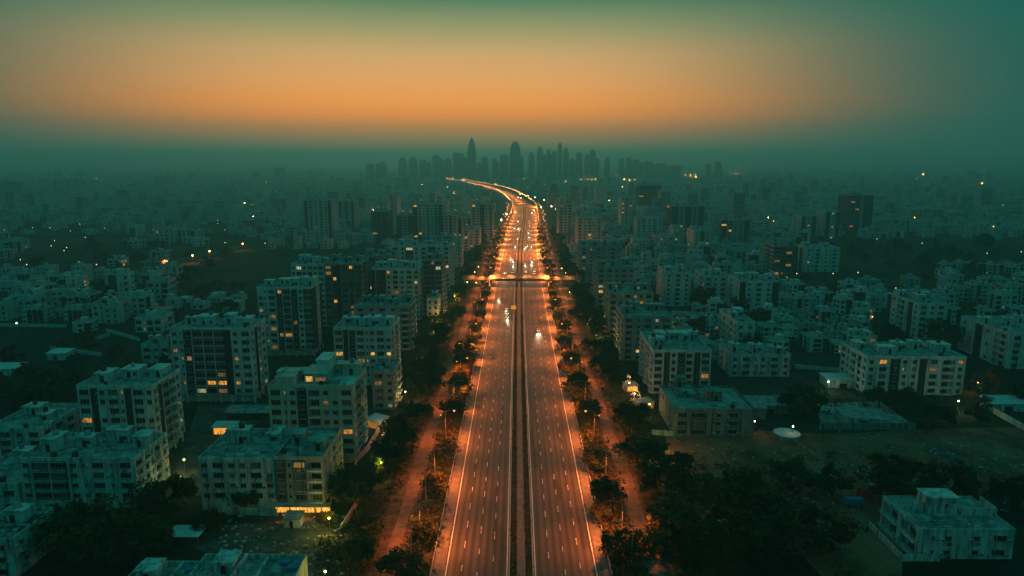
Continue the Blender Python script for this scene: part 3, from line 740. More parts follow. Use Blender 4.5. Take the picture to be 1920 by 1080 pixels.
# ------------------------------------------------------------------ houses of the sprawl
HM = []
def house_mesh(i):
    r = random.Random(500 + i); b = MB(); w, d = r.uniform(9, 17), r.uniform(9, 15); fl = r.choice([2, 2, 3, 3, 4, 4]); fh = 3.1
    lp = r.choice([0, .02, .05])
    for O, u, n, L in (((-w/2, -d/2, 0), (1, 0, 0), (0, -1, 0), w), ((w/2, -d/2, 0), (0, 1, 0), (1, 0, 0), d), ((w/2, d/2, 0), (-1, 0, 0), (0, 1, 0), w), ((-w/2, d/2, 0), (0, -1, 0), (-1, 0, 0), d)):
        bays = ''.join(r.choice('wwWWnBDH.') for _ in range(max(2, int(L / 3.2))))
        facade(b, None, O, u, n, L, 0, fl, fh, bays, r, lp, [], b)
    z = fl * fh; b.quad((-w/2, -d/2, z), (w/2, -d/2, z), (w/2, d/2, z), (-w/2, d/2, z), 6)
    t = .2; h = .9; x, y = w/2 + .04, d/2 + .04
    b.box(-x, x, -y, -y + t, z, z + h); b.box(-x, x, y - t, y, z, z + h); b.box(-x, -x + t, -y + t, y - t, z, z + h); b.box(x - t, x, -y + t, y - t, z, z + h)
    for k in range(r.randint(1, 3)):
        ww, dd, hh = r.uniform(2.5, 5), r.uniform(2.5, 5), r.uniform(2.3, 3.2); px, py = r.uniform(-.3, .3) * w, r.uniform(-.3, .3) * d
        b.box(px - ww/2, px + ww/2, py - dd/2, py + dd/2, z, z + hh); b.box(px - ww/2 - .02, px - ww/2 + .9, py - dd/2 - .02, py - dd/2, z, z + 2, 2)
        if r.random() < .6: b.box(px - .7, px + .7, py - .6, py + .6, z + hh, z + hh + 1.1, 2)
    return b
WALLS = ['plaster_hazy', 'plaster_white', 'plaster_old', 'plaster_tan', 'plaster_hazy', 'plaster_white']
for i in range(14):
    HM.append(house_mesh(i).mesh('house', [WALLS[i % 6], 'cladding_dark', 'glass_dark', 'window_lit_amber', 'window_lit_yellow', 'window_lit_dim', 'roof_slab']))
taken = [(o.location.x, o.location.y, 20) for o in C.objects if o.get('category')]
def free(p, rad, lim=22):
    if abs(p.x - cx(p.y)) < lim: return False
    return all((p.x - a)**2 + (p.y - b)**2 > (rad + c * .62)**2 for a, b, c in taken)
def cluster(label, group, x0, x1, y0, y1, n, r, smin=.85, smax=1.2, hs=1.0, rad=9, tall=False):
    k = tries = 0
    while k < n and tries < n * 40:
        tries += 1
        p = G(r.uniform(x0, x1), r.uniform(y0, y1))
        if not free(p, rad, 45): continue
        taken.append((p.x, p.y, rad)); s = r.uniform(smin, smax)
        o = link('house', HM[r.randrange(14)], None, p, R(r.choice([0, 0, 90, 180, -8, 6, 12, 98, 82])))
        o.scale = (s, s, s * r.uniform(.9, 1.15) * hs); tag(o, label, 'house', group); k += 1
r = random.Random(77)
CLU = [
 ("pale house in the packed cluster with the bright yard lamp on the left side", 25, 160, 528, 602, 12),
 ("pale flats in the cluster left of the dark wood and the lamp lit lane", 195, 338, 492, 560, 12),
 ("low white house in the long terrace under the horizon lights on the left", 235, 400, 440, 466, 10),
 ("pale block in the cluster at the far left edge under the horizon lights", -10, 48, 438, 490, 6),
 ("pale low house in the cluster around the tall lone hazy tower", 505, 660, 418, 462, 14),
 ("small white house in the dense low quarter beside the twin stair tower block", 1430, 1620, 556, 660, 45),
 ("small white house in the dense quarter at the right edge beyond the stepped blocks", 1765, 1935, 500, 610, 28),
 ("small house scattered around the slim white block and its trees", 1270, 1450, 590, 660, 17),
 ("pale house in the belt between the twin white blocks and the hazy towers", 1300, 1470, 478, 520, 12),
 ("pale house by the foot of the hazy roadside towers beyond the dark wood", 1135, 1300, 420, 478, 16),
 ("pale house in the hazy quarter left of the tall dark lone tower", 1330, 1560, 405, 470, 30),
 ("pale house in the hazy fields right of the tall dark lone tower", 1640, 1920, 410, 450, 12),
 ("pale house in the hazy quarter behind the roadside slabs of the left bank", 700, 900, 425, 470, 12),
 ("house lost in the haze beyond the left side woods", 0, 500, 385, 428, 24),
 ("house lost in the haze around the bend of the highway", 600, 960, 372, 420, 14),
 ("house lost in the haze beyond the roadside towers to the right of the highway bend", 1040, 1340, 368, 415, 18),
 ("small hut on the scrubland in front of the left clusters", 150, 300, 585, 640, 4),
]
for lab, x0, x1, y0, y1, n in CLU: cluster(lab, lab, x0, x1, y0, y1, n, r, *((.55, .95, 1.05, 6) if n in (45, 28, 17) else ()))

# the far sprawl that reads as one mass
b = MB(); r = random.Random(9)
for _ in range(9000):
    px = r.uniform(-80, 2000); py = 324 + 90 * r.random() ** 1.7
    p = G(px, py)
    if abs(p.x - cx(min(p.y, 4800))) < 60 or p.y > 6000: continue
    if 1480 < px and 425 < py: continue
    w, d = r.uniform(8, 22), r.uniform(8, 22); h = r.choice([6, 7, 9, 10, 12, 13, 15, 18]) * (1 if r.random() < .93 else 2.4)
    b.box(p.x - w/2, p.x + w/2, p.y - d/2, p.y + d/2, 0, h, 0 if r.random() < .75 else 1, False, 2)
    if h > 9 and r.random() < .5:
        k = int(h / 3.1)
        for f in range(k): b.quad((p.x - w*.42, p.y - d/2 - .15, f*3.1 + 1), (p.x + w*.42, p.y - d/2 - .15, f*3.1 + 1), (p.x + w*.42, p.y - d/2 - .15, f*3.1 + 2.4), (p.x - w*.42, p.y - d/2 - .15, f*3.1 + 2.4), 3)
REG = [(470, 900, 398, 468, 130), (0, 470, 380, 440, 160), (1050, 1500, 372, 500, 420), (1460, 1920, 372, 448, 260), (1180, 1480, 500, 560, 60), (1560, 1780, 540, 600, 16), (0, 200, 520, 600, 30), (200, 480, 560, 610, 8), (600, 900, 360, 400, 120)]
for x0, x1, y0, y1, n in REG:
    for _ in range(n):
        p = G(r.uniform(x0, x1), r.uniform(y0, y1)); 
        if not free(p, 3.5, 48): continue
        taken.append((p.x, p.y, 5)); w, d = r.uniform(6, 13), r.uniform(6, 12); fl = r.choice([1, 2, 2, 3, 3, 4]); h = fl * 3.1; m = 0 if r.random() < .8 else 1
        b.box(p.x - w/2, p.x + w/2, p.y - d/2, p.y + d/2, 0, h + .8, m, False, 2)
        q = r.uniform(2, 4); ox = r.uniform(-.3, .3) * w; b.box(p.x + ox - q/2, p.x + ox + q/2, p.y - q/2, p.y + q/2, h + .8, h + r.uniform(2.4, 3.6), m, False)
        for f in range(fl):
            for k in range(int(w / 3)):
                if r.random() < .2: continue
                x = p.x - w/2 + (k + .5) * w / int(w / 3); a = r.uniform(.5, .9); z = f * 3.1 + .9
                b.quad((x - a, p.y - d/2 - .05, z), (x + a, p.y - d/2 - .05, z), (x + a, p.y - d/2 - .05, z + 1.5), (x - a, p.y - d/2 - .05, z + 1.5), 3)
stuff(b.build('hazy_sprawl', ['plaster_hazy', 'plaster_grey', 'roof_slab', 'glass_dark']), "far low rise roofs melting into the haze")

# ------------------------------------------------------------------ skyline
def sky_tower(label, X0, X1, Yt, shape, dist, name='skyscraper'):
    px0, px1, pt = 640 + X0 / 2.4, 640 + X1 / 2.4, 220 + Yt / 2.4
    yb = 540 - 1280 * math.tan(PITCH - math.atan(HC / dist))
    a, c = G(px0, yb), G(px1, yb); w = max(14, c.x - a.x); H = top_at((px0 + px1)/2, pt, a.y); b = MB()
    d = w * .8
    if shape == 'bullet':
        q = w/2; b.lathe(0, 0, [(q*.94, 0), (q, H*.25), (q, H*.5), (q*.93, H*.66), (q*.78, H*.8), (q*.5, H*.91), (q*.2, H*.965), (q*.06, H*.985), (q*.05, H)], 20)
    elif shape == 'dome':
        q = w/2
        b.box(-q, q*.98, -d/2, d/2, 0, H*.62); b.lathe(-q*.2, 0, [(q*.78, 0), (q*.78, H*.68), (q*.72, H*.8), (q*.58, H*.9), (q*.36, H*.965), (q*.12, H*.995)], 20)
    elif shape == 'round':
        q = w/2; b.box(-q, q, -d/2, d/2, 0, H*.8); b.box(-q*.85, q*.85, -d*.42, d*.42, H*.8, H*.9); b.box(-q*.6, q*.6, -d*.36, d*.36, H*.9, H*.97); b.box(-q*.3, q*.3, -d*.2, d*.2, H*.97, H)
    elif shape == 'step':
        q = w/2; b.box(-q, q, -d/2, d/2, 0, H*.86); b.box(-q, q*.2, -d*.45, d*.45, H*.86, H)
    elif shape == 'mast':
        q = w/2; b.box(-q, q, -d/2, d/2, 0, H*.93); b.box(-q*.8, q*.8, -d*.4, d*.4, H*.93, H*.975); b.box(-q*.1, q*.1, -q*.1, q*.1, H*.975, H*1.03)
    else:
        q = w/2; b.box(-q, q, -d/2, d/2, 0, H*.95); b.box(-q*.7, q*.6, -d*.4, d*.4, H*.95, H)
    for z in range(12, int(H*.8), 12):
        if shape in ('round', 'step', 'flat', 'mast'): b.box(-w/2 - .8, w/2 + .8, -d/2 - .8, d/2 + .8, z, z + 1.6)
    o = b.build(name, 'skyline_wall', None, (a.x + w/2, a.y, 0)); tag(o, label, 'skyscraper'); return o
sky_tower("slender bullet shaped skyscraper with a pointed finial, tallest on the skyline", 568, 608, 88, 'bullet', 3000)
sky_tower("bulky dome topped skyscraper with a lower shoulder on its right", 757, 820, 107, 'dome', 3000)
SK = [(118,150,208,'flat',"first low slab at the left end of the skyline"), (160,184,207,'flat',"second low slab at the left end of the skyline, beside the first"),
 (185,206,200,'step',"narrow stepped slab close to the low slabs at the left end"), (262,296,180,'round',"round topped tower, left one of the pair left of the bullet tower"),
 (307,343,178,'round',"round topped tower, right one of the pair left of the bullet tower"), (356,404,190,'step',"wide low stepped block just right of the round topped pair"),
 (413,447,170,'flat',"square tower midway between the round topped pair and the bullet tower"), (447,461,185,'flat',"thin slab clinging to the square tower"),
 (463,498,184,'round',"low rounded block two places left of the bullet tower"), (505,524,157,'flat',"tall flat topped slab at the left shoulder of the bullet tower"),
 (524,569,163,'step',"wide stepped block touching the bullet tower"), (612,630,204,'flat',"low slab in the gap right of the bullet tower"), (632,660,175,'mast',"pointed block right of the bullet tower"),
 (680,710,184,'step',"stepped block midway between bullet and dome towers"), (714,752,168,'flat',"square block touching the dome tower on its left"),
 (842,868,155,'round',"rounded tower first to the right of the dome tower"), (879,907,132,'round',"tall rounded tower with a lower wing right of the dome tower"),
 (907,923,168,'flat',"low wing of the tall rounded tower"), (924,946,145,'step',"stepped tower left of the thin tallest slab"), (946,968,151,'flat',"flat tower touching the thin tallest slab"),
 (972,991,116,'flat',"thin tallest flat slab in the right half of the skyline"), (996,1021,134,'round',"rounded tower just right of the thin tallest slab"),
 (1024,1052,186,'flat',"low block right of the thin tallest slab"), (1055,1082,158,'flat',"square tower with flat top in the right half"), (1092,1116,165,'round',"rounded tower left of the crowned tower"),
 (1117,1141,143,'mast',"crowned tower with a short mast in the right half"), (1140,1159,186,'flat',"low slab at the foot of the crowned tower"), (1183,1206,180,'round',"lone rounded tower right of the crowned tower"),
 (1246,1271,182,'round',"rounded tower starting the low right hand ridge of buildings"), (1280,1312,180,'step',"stepped block on the low right hand ridge"), (1312,1352,190,'step',"wide stepped block on the low right hand ridge"),
 (1360,1420,198,'step',"long low block on the right hand ridge, sloping down"), (1420,1480,207,'step',"last but one low block of the right hand ridge"), (1480,1524,216,'flat',"last and lowest block of the right hand ridge"),
 (1637,1659,208,'flat',"small slab of the detached pair at the far right of the skyline"), (1676,1705,198,'round',"taller tower of the detached pair at the far right of the skyline")]
for i, (x0, x1, yt, sh, lab) in enumerate(SK): sky_tower(lab, x0, x1, yt, sh, 3030 + (i * 37) % 300)

# ------------------------------------------------------------------ footbridge, sign and gantry
fy = 492.0; fz = 6.4; fx = cx(fy)
root = thing('footbridge', "arched steel footbridge crossing both carriageways, lit orange", 'footbridge', (fx, fy, 0))
def deck(x0, x1, z0, z1, mat, nm, n=14):
    b = MB(); pr = None
    for i in range(n + 1):
        t = i / n; x = x0 + (x1 - x0) * t; z = z0 + z1 * (1 - (2*t - 1)**2)
        cur = [(x, -1.7, z), (x, -1.7, z + 2.7), (x, -1.6, z + 2.7), (x, -1.6, z + .45), (x, 1.6, z + .45), (x, 1.6, z + 2.7), (x, 1.7, z + 2.7), (x, 1.7, z)]
        if pr:
            for k in range(8): b.quad(pr[k], cur[k], cur[(k+1) % 8], pr[(k+1) % 8])
        pr = cur
    b.build(nm, mat, root)
deck(-21.5, 21.5, fz, 1.3, 'plaster_tan', 'main_span'); deck(-42, -21.7, fz - .5, .2, 'steel', 'side_span'); deck(21.7, 46, fz - .5, .2, 'steel', 'side_span')
for x in (-21.6, 0, 21.6, -40, 44):
    b = MB(); b.box(-.45, .45, -.6, .6, 0, fz + (.3 if abs(x) < 30 else -.5)); b.build('pier', 'kerb_concrete', root, (x, 0, 0))
b = MB(); b.box(-21.4, 21.4, -1.5, 1.5, fz - 1.3, fz - .02); b.build('underside_shade', 'void_dark', root)  # dark box standing in for the shade beneath the deck
bl = bpy.data.lights.new('added_flood_light', 'SPOT'); bl.energy = 4800; bl.color = (1, .33, .08); bl.spot_size = R(150); bl.spot_blend = 1; bl.shadow_soft_size = .3  # bracket lights added to brighten the deck
for x in (-34, -17, -6, 6, 17, 36):
    b = MB(); b.tube([(x, -1.72, fz + 1.2), (x, -4.6, fz + 3.4)], .06, 6); b.box(x - .35, x + .35, -5.0, -4.5, fz + 3.4, fz + 3.6); b.build('added_floodlight', 'steel', root)
    l = bpy.data.objects.new('added_flood_light', bl); C.objects.link(l); l.parent = root; l.location = (x, -4.8, fz + 3.3); l.rotation_euler = (R(40), 0, 0)
sg = G(966, 578, 4)
root = thing('road_sign', "glowing orange sign board on a post in the dark median", 'road sign', (sg.x - 1.0, sg.y, 0))
b = MB(); b.box(-1.5, 1.5, -.1, .1, 3.4, 5.6); b.build('board', 'sign_glow', root)
b = MB(); b.box(-.12, .12, .12, .36, 0, 6); b.build('post', 'steel', root)
gy = 1255; root = thing('overhead_gantry', "orange lit overhead gantry spanning the carriageway at the far bend", 'gantry', rp(gy, 10))
b = MB(); b.box(-9, 12, -1, 1, 6, 8); b.build('beam', 'painted_steel', root)
for x in (-8.6, 11.5):
    b = MB(); b.box(-.4, .4, -.4, .4, 0, 5.99); b.build('post', 'steel', root, (x, 0, 0))
gy2 = 830; root = thing('overhead_gantry', "short orange gantry over the left verge before the bend", 'gantry', rp(gy2, -27))
b = MB(); b.box(-6, 7, -.6, .6, 5.5, 7); b.build('beam', 'painted_steel', root)
for x in (-5.7, 6.7):
    b = MB(); b.box(-.3, .3, -.3, .3, 0, 5.49); b.build('post', 'steel', root, (x, 0, 0))

# ------------------------------------------------------------------ street lamps of the highway
LAMP_W = 21000.0
def lamp_parts(inward):
    b = MB(); s = -inward
    b.tube([(0, 0, 0), (0, 0, 5), (0, 0, 10.2)], [.14, .11, .08], 8); b.tube([(0, 0, 10.1), (inward * .8, 0, 10.7), (inward * 2.4, 0, 10.9)], [.07, .06, .05], 6)
    b.tube([(0, 0, 8.8), (s * .7, 0, 9.2), (s * 1.4, 0, 9.3)], [.05, .05, .04], 6); pole = b.mesh('pole', 'painted_steel')
    b = MB(); b.box(inward * 2.9 - .55, inward * 2.9 + .55, -.17, .17, 10.86, 11.02); b.box(s * 1.6 - .3, s * 1.6 + .3, -.13, .13, 9.28, 9.4); head = b.mesh('lamp_head', 'steel')
    return pole, head
b = MB(); b.lathe(0, 0, [(.05, -.34), (.26, -.22), (.36, 0), (.26, .22), (.05, .34)], 10); BULB = b.mesh('bulb', 'sodium_bulb')
b = MB(); b.lathe(0, 0, [(.03, -.2), (.17, -.12), (.22, 0), (.17, .12), (.03, .2)], 8); BULB2 = b.mesh('bulb', 'sodium_bulb')
b = MB(); b.lathe(0, 0, [(.05, -.34), (.30, -.22), (.42, 0), (.30, .22), (.05, .34)], 8); BULBF = b.mesh('bulb', 'sodium_mid'); BULBG = b.mesh('bulb', 'sodium_haze')
LP = {s: lamp_parts(s) for s in (-1, 1)}
ld = bpy.data.lights.new('lamp_light', 'SPOT'); ld.energy = LAMP_W; ld.color = (1, .20, .032); ld.spot_size = R(150); ld.spot_blend = 1.0; ld.shadow_soft_size = .4
ldm = ld.copy(); ldm.energy = 40000
ldf = ld.copy(); ldf.energy = 150000; ldf.spot_size = R(165)
ld2 = bpy.data.lights.new('side_light', 'SPOT'); ld2.energy = 9000; ld2.color = (1, .20, .03); ld2.shadow_soft_size = .2; ld2.spot_size = R(164); ld2.spot_blend = .5
ORD = "first second third fourth fifth sixth seventh eighth ninth tenth eleventh twelfth thirteenth fourteenth fifteenth sixteenth seventeenth eighteenth nineteenth twentieth".split()
def street_lamp(y, side, label, lit=True, bulb=True, light=True, far=False, off=24.6, group='street lamps along the highway'):
    p = rp(y, side * off); o = thing('street_lamp', label, 'street lamp', p, 0, group)
    po, he = LP[-side]
    link('pole', po, o); link('lamp_head', he, o)
    if bulb:
        link('bulb', (BULBG if y > 950 else BULBF) if far else BULB, o, (-side * 2.9, 0, 10.62)); link('bulb', BULB2, o, (side * 1.6, 0, 9.1))
    if lit and light:
        l = bpy.data.objects.new('lamp_light', ldf if y > 640 else ldm if y > 290 else ld); C.objects.link(l); l.parent = o; l.location = (-side * 2.9, 0, 10.2); l.rotation_euler = (0, -side * R(-36), 0)
        if y < 1000:
            l = bpy.data.objects.new('side_light', ld2); C.objects.link(l); l.parent = o; l.location = (side * 2.6, 0, 8.9)
    return o
for side, nm in ((-1, 'apartment side'), (1, 'dirt lot side')):
    k = 0; y = 92.0
    while y < 1450:
        if y > 140:
            w = ORD[k] if k < 20 else None
            near = y < 200
            lab = f"{w} street lamp from the camera on the {nm} verge" if w else f"distant orange street lamp in the {nm} row before the bend"
            if y < 700 and y + 30.5 > 150: street_lamp(y + 30.5, side, f"added shielded street lamp between lit ones on the {nm} verge", bulb=False, group=f"added shielded lamps on the {nm} verge")  # extra lamps added to even out the light on the carriageway
            k += 1
            street_lamp(y, side, lab, bulb=not near, far=y > 500)
        else:
            l = bpy.data.objects.new('lamp_light', ld); C.objects.link(l); l.location = rp(y, side * 21.7, 10.2); l.rotation_euler = (0, -side * R(-36), 0)
        y += 61.0 if y < 700 else 50
for y, side, lab in ((172, 1, "unlit pole leaning over the service road beside the brown dirt lots"), (143, 1, "nearest unlit pole with a thin side arm on the dirt lot side"), (170, -1, "unlit pole beside the small glowing yellow bush"), (144, -1, "nearest unlit pole by the round bush on the apartment side")):
    street_lamp(y, side, lab, False, False, off=25.4)
# beyond the bend the lamps crowd into strings of light
HORIZON = MB()
def far_lamp(p, label, group, mat, h=9, rad=.42, name='street_lamp'):
    if mat.endswith('horizon'):                  # past 300 lamps: the smallest ones under the skyline are one object
        k = ['steel', 'sodium_horizon', 'warm_horizon', 'white_horizon'].index(mat)
        HORIZON.box(p.x - .12, p.x + .12, p.y - .12, p.y + .12, 0, h - rad, 0)
        HORIZON.lathe(p.x, p.y, [(.05, h - rad), (rad * .75, h - rad * .5), (rad, h), (rad * .75, h + rad * .5), (.05, h + rad)], 7, k); return
    b_ = FL.get((mat, h, rad))
    if b_ is None:
        b = MB(); b.box(-.12, .12, -.12, .12, 0, h - .3, 0); b.lathe(0, 0, [(.05, h - rad), (rad * .75, h - rad * .5), (rad, h), (rad * .75, h + rad * .5), (.05, h + rad)], 7, 1)
        b_ = FL[(mat, h, rad)] = b.mesh('street_lamp', ['steel', mat])
    o = link(name, b_, None, (p.x, p.y, 0)); return tag(o, label, 'street lamp', group)
FL = {}
y = 1480.0; r = random.Random(3); i = 0
while y < 4100:
    for s in (-1, 1):
        for off in (23,):
            p = rp(y + r.uniform(-8, 8), s * off)
            far_lamp(p, f"orange street lamp in the string along the far bend, {'outer' if s > 0 else 'inner'} row", f"lamps of the {'outer' if s > 0 else 'inner'} row along the far bend", 'sodium_far', 9, .5 if y < 2600 else .62)
    if i % 2 == 0 and y < 2700:
        l = bpy.data.objects.new('lamp_light', ld); C.objects.link(l); l.location = rp(y, 0, 11)
        l.data = ld.copy(); l.data.energy = 300000
    i += 1; y += 40 if y < 2600 else 62
for side, nm in ((-1, 'apartment side'), (1, 'dirt lot side')):
    y = 640.0
    while y < 1400:
        far_lamp(rp(y + r.uniform(-6, 6), side * (31 + r.uniform(-2, 3))), f"small orange lamp on the {nm} service road before the bend", f"service road lamps, {nm}", 'sodium_mid' if y < 950 else 'sodium_haze', 6, .34)
        y += 42
# the second lit highway at the right under the skyline, as two rows of lamps
FAR2 = [((1040, 338), (1130, 333), (1240, 331), (1330, 329), (1402, 325.5), 40), ((1090, 340), (1180, 341), (1270, 338), (1340, 333), (1402, 327.5), 38)]
b = MB()
for row, (a, b1, c, d, e, n) in enumerate(FAR2):
    P = [G(*q) for q in (a, b1, c, d, e)]; prev = None
    for i in range(n):
        t = i / (n - 1) * 4; k = min(3, int(t)); f = t - k; p = P[k] * (1 - f) + P[k + 1] * f
        p.x += r.uniform(-8, 8)
        far_lamp(p, f"orange lamp in the {'upper' if row == 0 else 'lower'} light string of the far highway under the skyline", f"lamps of the far highway, {'upper' if row == 0 else 'lower'} string", 'sodium_horizon', 9, .8)
    for q0, q1 in zip(P, P[1:]):
        n_ = Vector((-(q1 - q0).y, (q1 - q0).x, 0)).normalized() * 10
        b.quad(q0 - n_ + Vector((0, 0, .1 + row * .05)), q1 - n_ + Vector((0, 0, .1 + row * .05)), q1 + n_ + Vector((0, 0, .1 + row * .05)), q0 + n_ + Vector((0, 0, .1 + row * .05)))
structure(b.build('far_road', 'asphalt'))
# single lamps of the city
LIGHTS = [
 ("orange lamp on the lit lane left of the towers", 'sodium_haze', .8, 'lamps of the lit lane', [(313, 491), (361, 479), (393, 471), (455, 457)]),
 ("white yard lamp in the left quarter under the horizon lights", 'white_far', .36, 'white lamps of the left quarter', [(61, 427), (94, 427), (96, 461), (102, 451), (125, 464), (132, 433), (148, 491), (170, 451), (181, 496), (196, 428), (249, 425), (287, 430), (327, 429), (358, 430), (408, 413), (408, 419), (422, 431), (150, 420), (160, 445), (120, 470), (38, 487), (50, 496), (422, 455), (497, 456)]),
 ("bright white yard lamp beside the packed pale cluster on the left", 'white_far', .55, None, [(31, 606)]),
 ("small warm lamp near the left horizon", 'warm_horizon', .8, 'warm lamps near the left horizon', [(193, 365), (222, 363), (253, 363), (206, 382), (420, 358), (379, 370), (443, 382), (305, 338), (80, 366), (38, 372), (377, 335), (470, 390), (515, 363)]),
 ("yellow green park lamp over the dark woods on the right", 'white_far', .36, 'park lamps over the right woods', [(1494, 513), (1562, 513), (1609, 511), (1580, 456), (1675, 460), (1729, 456), (1723, 486), (1644, 448), (1797, 475), (1636, 594), (1851, 475), (1915, 472), (1788, 474), (1680, 540)]),
 ("warm window lamp among the hazy houses on the right", 'warm_far', .8, 'warm lamps in the right hazy quarter', [(1661, 389), (1715, 408), (1843, 417), (1814, 390), (1863, 425), (1880, 385), (1378, 380), (1395, 401), (1328, 394), (1403, 371), (1260, 379), (1404, 350), (1185, 393), (1160, 450), (1300, 425), (1450, 415), (1540, 430), (1505, 395), (1620, 404), (1747, 410)]),
 ("orange lamp in the light strings along the right horizon", 'sodium_horizon', 1.0, 'lamps along the right horizon', [(1580, 328), (1588, 327), (1596, 329), (1604, 329), (1675, 328), (1722, 328), (1730, 327), (1738, 327), (1746, 327), (1752, 328), (1778, 340), (1795, 341), (1808, 342), (1828, 343), (1842, 344), (1852, 344), (1862, 345), (1878, 344), (1490, 333), (1515, 334)]),
 ("white lamp among the houses below the skyline", 'white_horizon', .7, 'white lamps below the skyline', [(700, 340), (735, 345), (795, 365), (870, 338), (905, 336), (930, 345), (957, 336), (982, 335), (1000, 343), (1052, 337), (1067, 333), (1076, 338), (660, 350), (620, 356), (585, 348), (975, 364), (990, 366), (1003, 370), (1020, 375), (1015, 388), (1034, 387), (770, 395), (940, 412), (950, 402)]),
 ("yellow green lamp glowing in the dark trees by the footbridge", 'yellow_bulb', .5, 'lamps in the trees by the footbridge', [(897, 500), (890, 510), (1048, 474), (1061, 512), (1053, 503), (880, 520), (876, 529), (893, 530)]),
]
for lab, mat, rad, grp, pts in LIGHTS:
    for (px, py) in pts: far_lamp(G(px, py, 7), lab, grp, mat, 7, rad)
rr = random.Random(70)
for _ in range(230):
    px, py = rr.uniform(0, 1920), 330 + 80 * rr.random() ** 1.3
    far_lamp(G(px, py, 7), '', None, 'warm_horizon', 8, .22 + .00012 * G(px, py).y)
lane = [G(285, 499), (G(340, 488)), G(400, 474), G(462, 458)]; b = MB()
for q0, q1 in zip(lane, lane[1:]):
    n_ = Vector((-(q1 - q0).y, (q1 - q0).x, 0)).normalized() * 8; z = Vector((0, 0, .08)); b.quad(q0 - n_ + z, q1 - n_ + z, q1 + n_ + z, q0 + n_ + z)
structure(b.build('lane_road', 'red_dirt'))
stuff(HORIZON.build('horizon_lights', ['steel', 'sodium_horizon', 'warm_horizon', 'white_horizon']), 'strings and scatter of tiny lamps under the skyline')
for px, py in ((313, 491), (361, 479), (393, 471), (455, 457)):
    l = bpy.data.objects.new('lane_light', bpy.data.lights.new('lane_light', 'SPOT')); C.objects.link(l); l.location = G(px, py, 7) + Vector((0, -3, 3)); l.data.spot_size = R(125); l.data.spot_blend = .6; l.data.energy = 9000; l.data.color = (1, .25, .06); l.data.shadow_soft_size = .3

# ------------------------------------------------------------------ cars
def car_proto():
    root = thing('car', 'x', 'car')
    b = MB(); prof = [(-2.1, .35), (-2.1, .78), (-1.35, .92), (-.75, 1.38), (.75, 1.42), (1.45, .98), (2.05, .9), (2.1, .35)]
    hw = [.80, .84, .86, .68, .68, .86, .84, .80]
    L = [(-w, y, z) for (y, z), w in zip(prof, hw)]; Rr = [(w, y, z) for (y, z), w in zip(prof, hw)]
    for i in range(7): b.quad(L[i], Rr[i], Rr[i + 1], L[i + 1])
    b.quad(L[7], Rr[7], Rr[0], L[0])
    b.f.append(tuple(range(len(b.v), len(b.v) + 8))); b.v += L; b.m.append(0)
    b.f.append(tuple(range(len(b.v), len(b.v) + 8))); b.v += Rr; b.m.append(0)
    b.build('body', 'car_white', root)
    g = MB(); g.quad((-.66, -1.22, 1.0), (.66, -1.22, 1.0), (.6, -.82, 1.36), (-.6, -.82, 1.36)); g.quad((-.6, .84, 1.41), (.6, .84, 1.41), (.66, 1.38, 1.06), (-.66, 1.38, 1.06))
    for s in (-1, 1): g.quad((s * .83, -1.0, 1.0), (s * .83, 1.1, 1.02), (s * .72, .7, 1.36), (s * .72, -.65, 1.34))
    g.build('window', 'glass_dark', root)
    for x in (-.8, .8):
        for y in (-1.3, 1.3):
            w = MB(); w.tube([(x - .1, y, .33), (x + .1, y, .33)], .33, 12); w.build('wheel', 'rubber', root)
    for x in (-.58, .58):
        h = MB(); h.lathe(x, -2.13, [(.05, .55), (.2, .62), (.24, .72), (.2, .82), (.05, .88)], 8); h.build('headlight', 'headlight_glow', root)
        h = MB(); h.box(x - .2, x + .2, 2.08, 2.13, .7, .84); h.build('taillight', 'taillight_glow', root)
    return root
proto = car_proto(); BODY = {}
for mname in ('car_white', 'car_dark', 'car_silver'):
    me = [c for c in proto.children if c.name.startswith('body')][0].data.copy(); me.materials.clear(); me.materials.append(MATS[mname]); BODY[mname] = me
hl = bpy.data.lights.new('headlamp_beam', 'SPOT'); hl.energy = 5000; hl.color = (1, .74, .42); hl.spot_size = R(34); hl.spot_blend = .8; hl.shadow_soft_size = .15
def car(px, py, label, group=None, beam=False, big=1.0, snap=None):
    p = G(px, py); o = proto if not car.n else copy_tree(proto); car.n += 1
    o['label'] = label; o['group'] = group or 'cars on the highway'
    o.location = (p.x, p.y, .13); o.scale = (big,) * 3
    dx = (cx(p.y + 2) - cx(p.y - 2)) / 4; o.rotation_euler = (0, 0, -math.atan(dx))
    bd = [c for c in o.children if c.name.startswith('body')][0]; bd.data = BODY[rnd.choice(list(BODY))]
    if beam:
        l = bpy.data.objects.new('headlamp_beam', hl); C.objects.link(l); l.parent = o; l.location = (0, -2.5, .75); l.rotation_euler = (R(83), 0, math.pi)
car.n = 0
car(951.5, 596, "first car of the bright trio of headlights nearest the camera", beam=True)
car(951, 589, "middle car of the bright trio of headlights nearest the camera")
car(950, 580, "last car of the bright trio of headlights nearest the camera")
car(1009.5, 621, "lone car with bright headlights on the carriageway beside the dirt lots", beam=True)
car(936, 560, "dim single car close behind the trio, outermost lane")
FARC = [(944, 516, 1.3), (948, 513, 1.2), (961, 512, 1), (963, 497, 1.2), (962, 488, 1), (957, 484, 1), (986, 511, 1.2), (1001, 514, 1.4), (1002, 510, 1.1), (996, 495, 1), (997, 490, 1), (985, 496, 1), (966, 462, 1), (971, 448, 1.2), (976, 429, 1.2), (972, 428, 1), (965, 427, 1), (984, 464, 1), (988, 460, 1), (996, 461, 1), (991, 443, 1), (990, 437, 1), (993, 420, 1), (993, 425, 1), (992, 415, 1), (991, 433, 1), (976, 405, 1.2), (979, 400, 1.2), (972, 415, 1)]
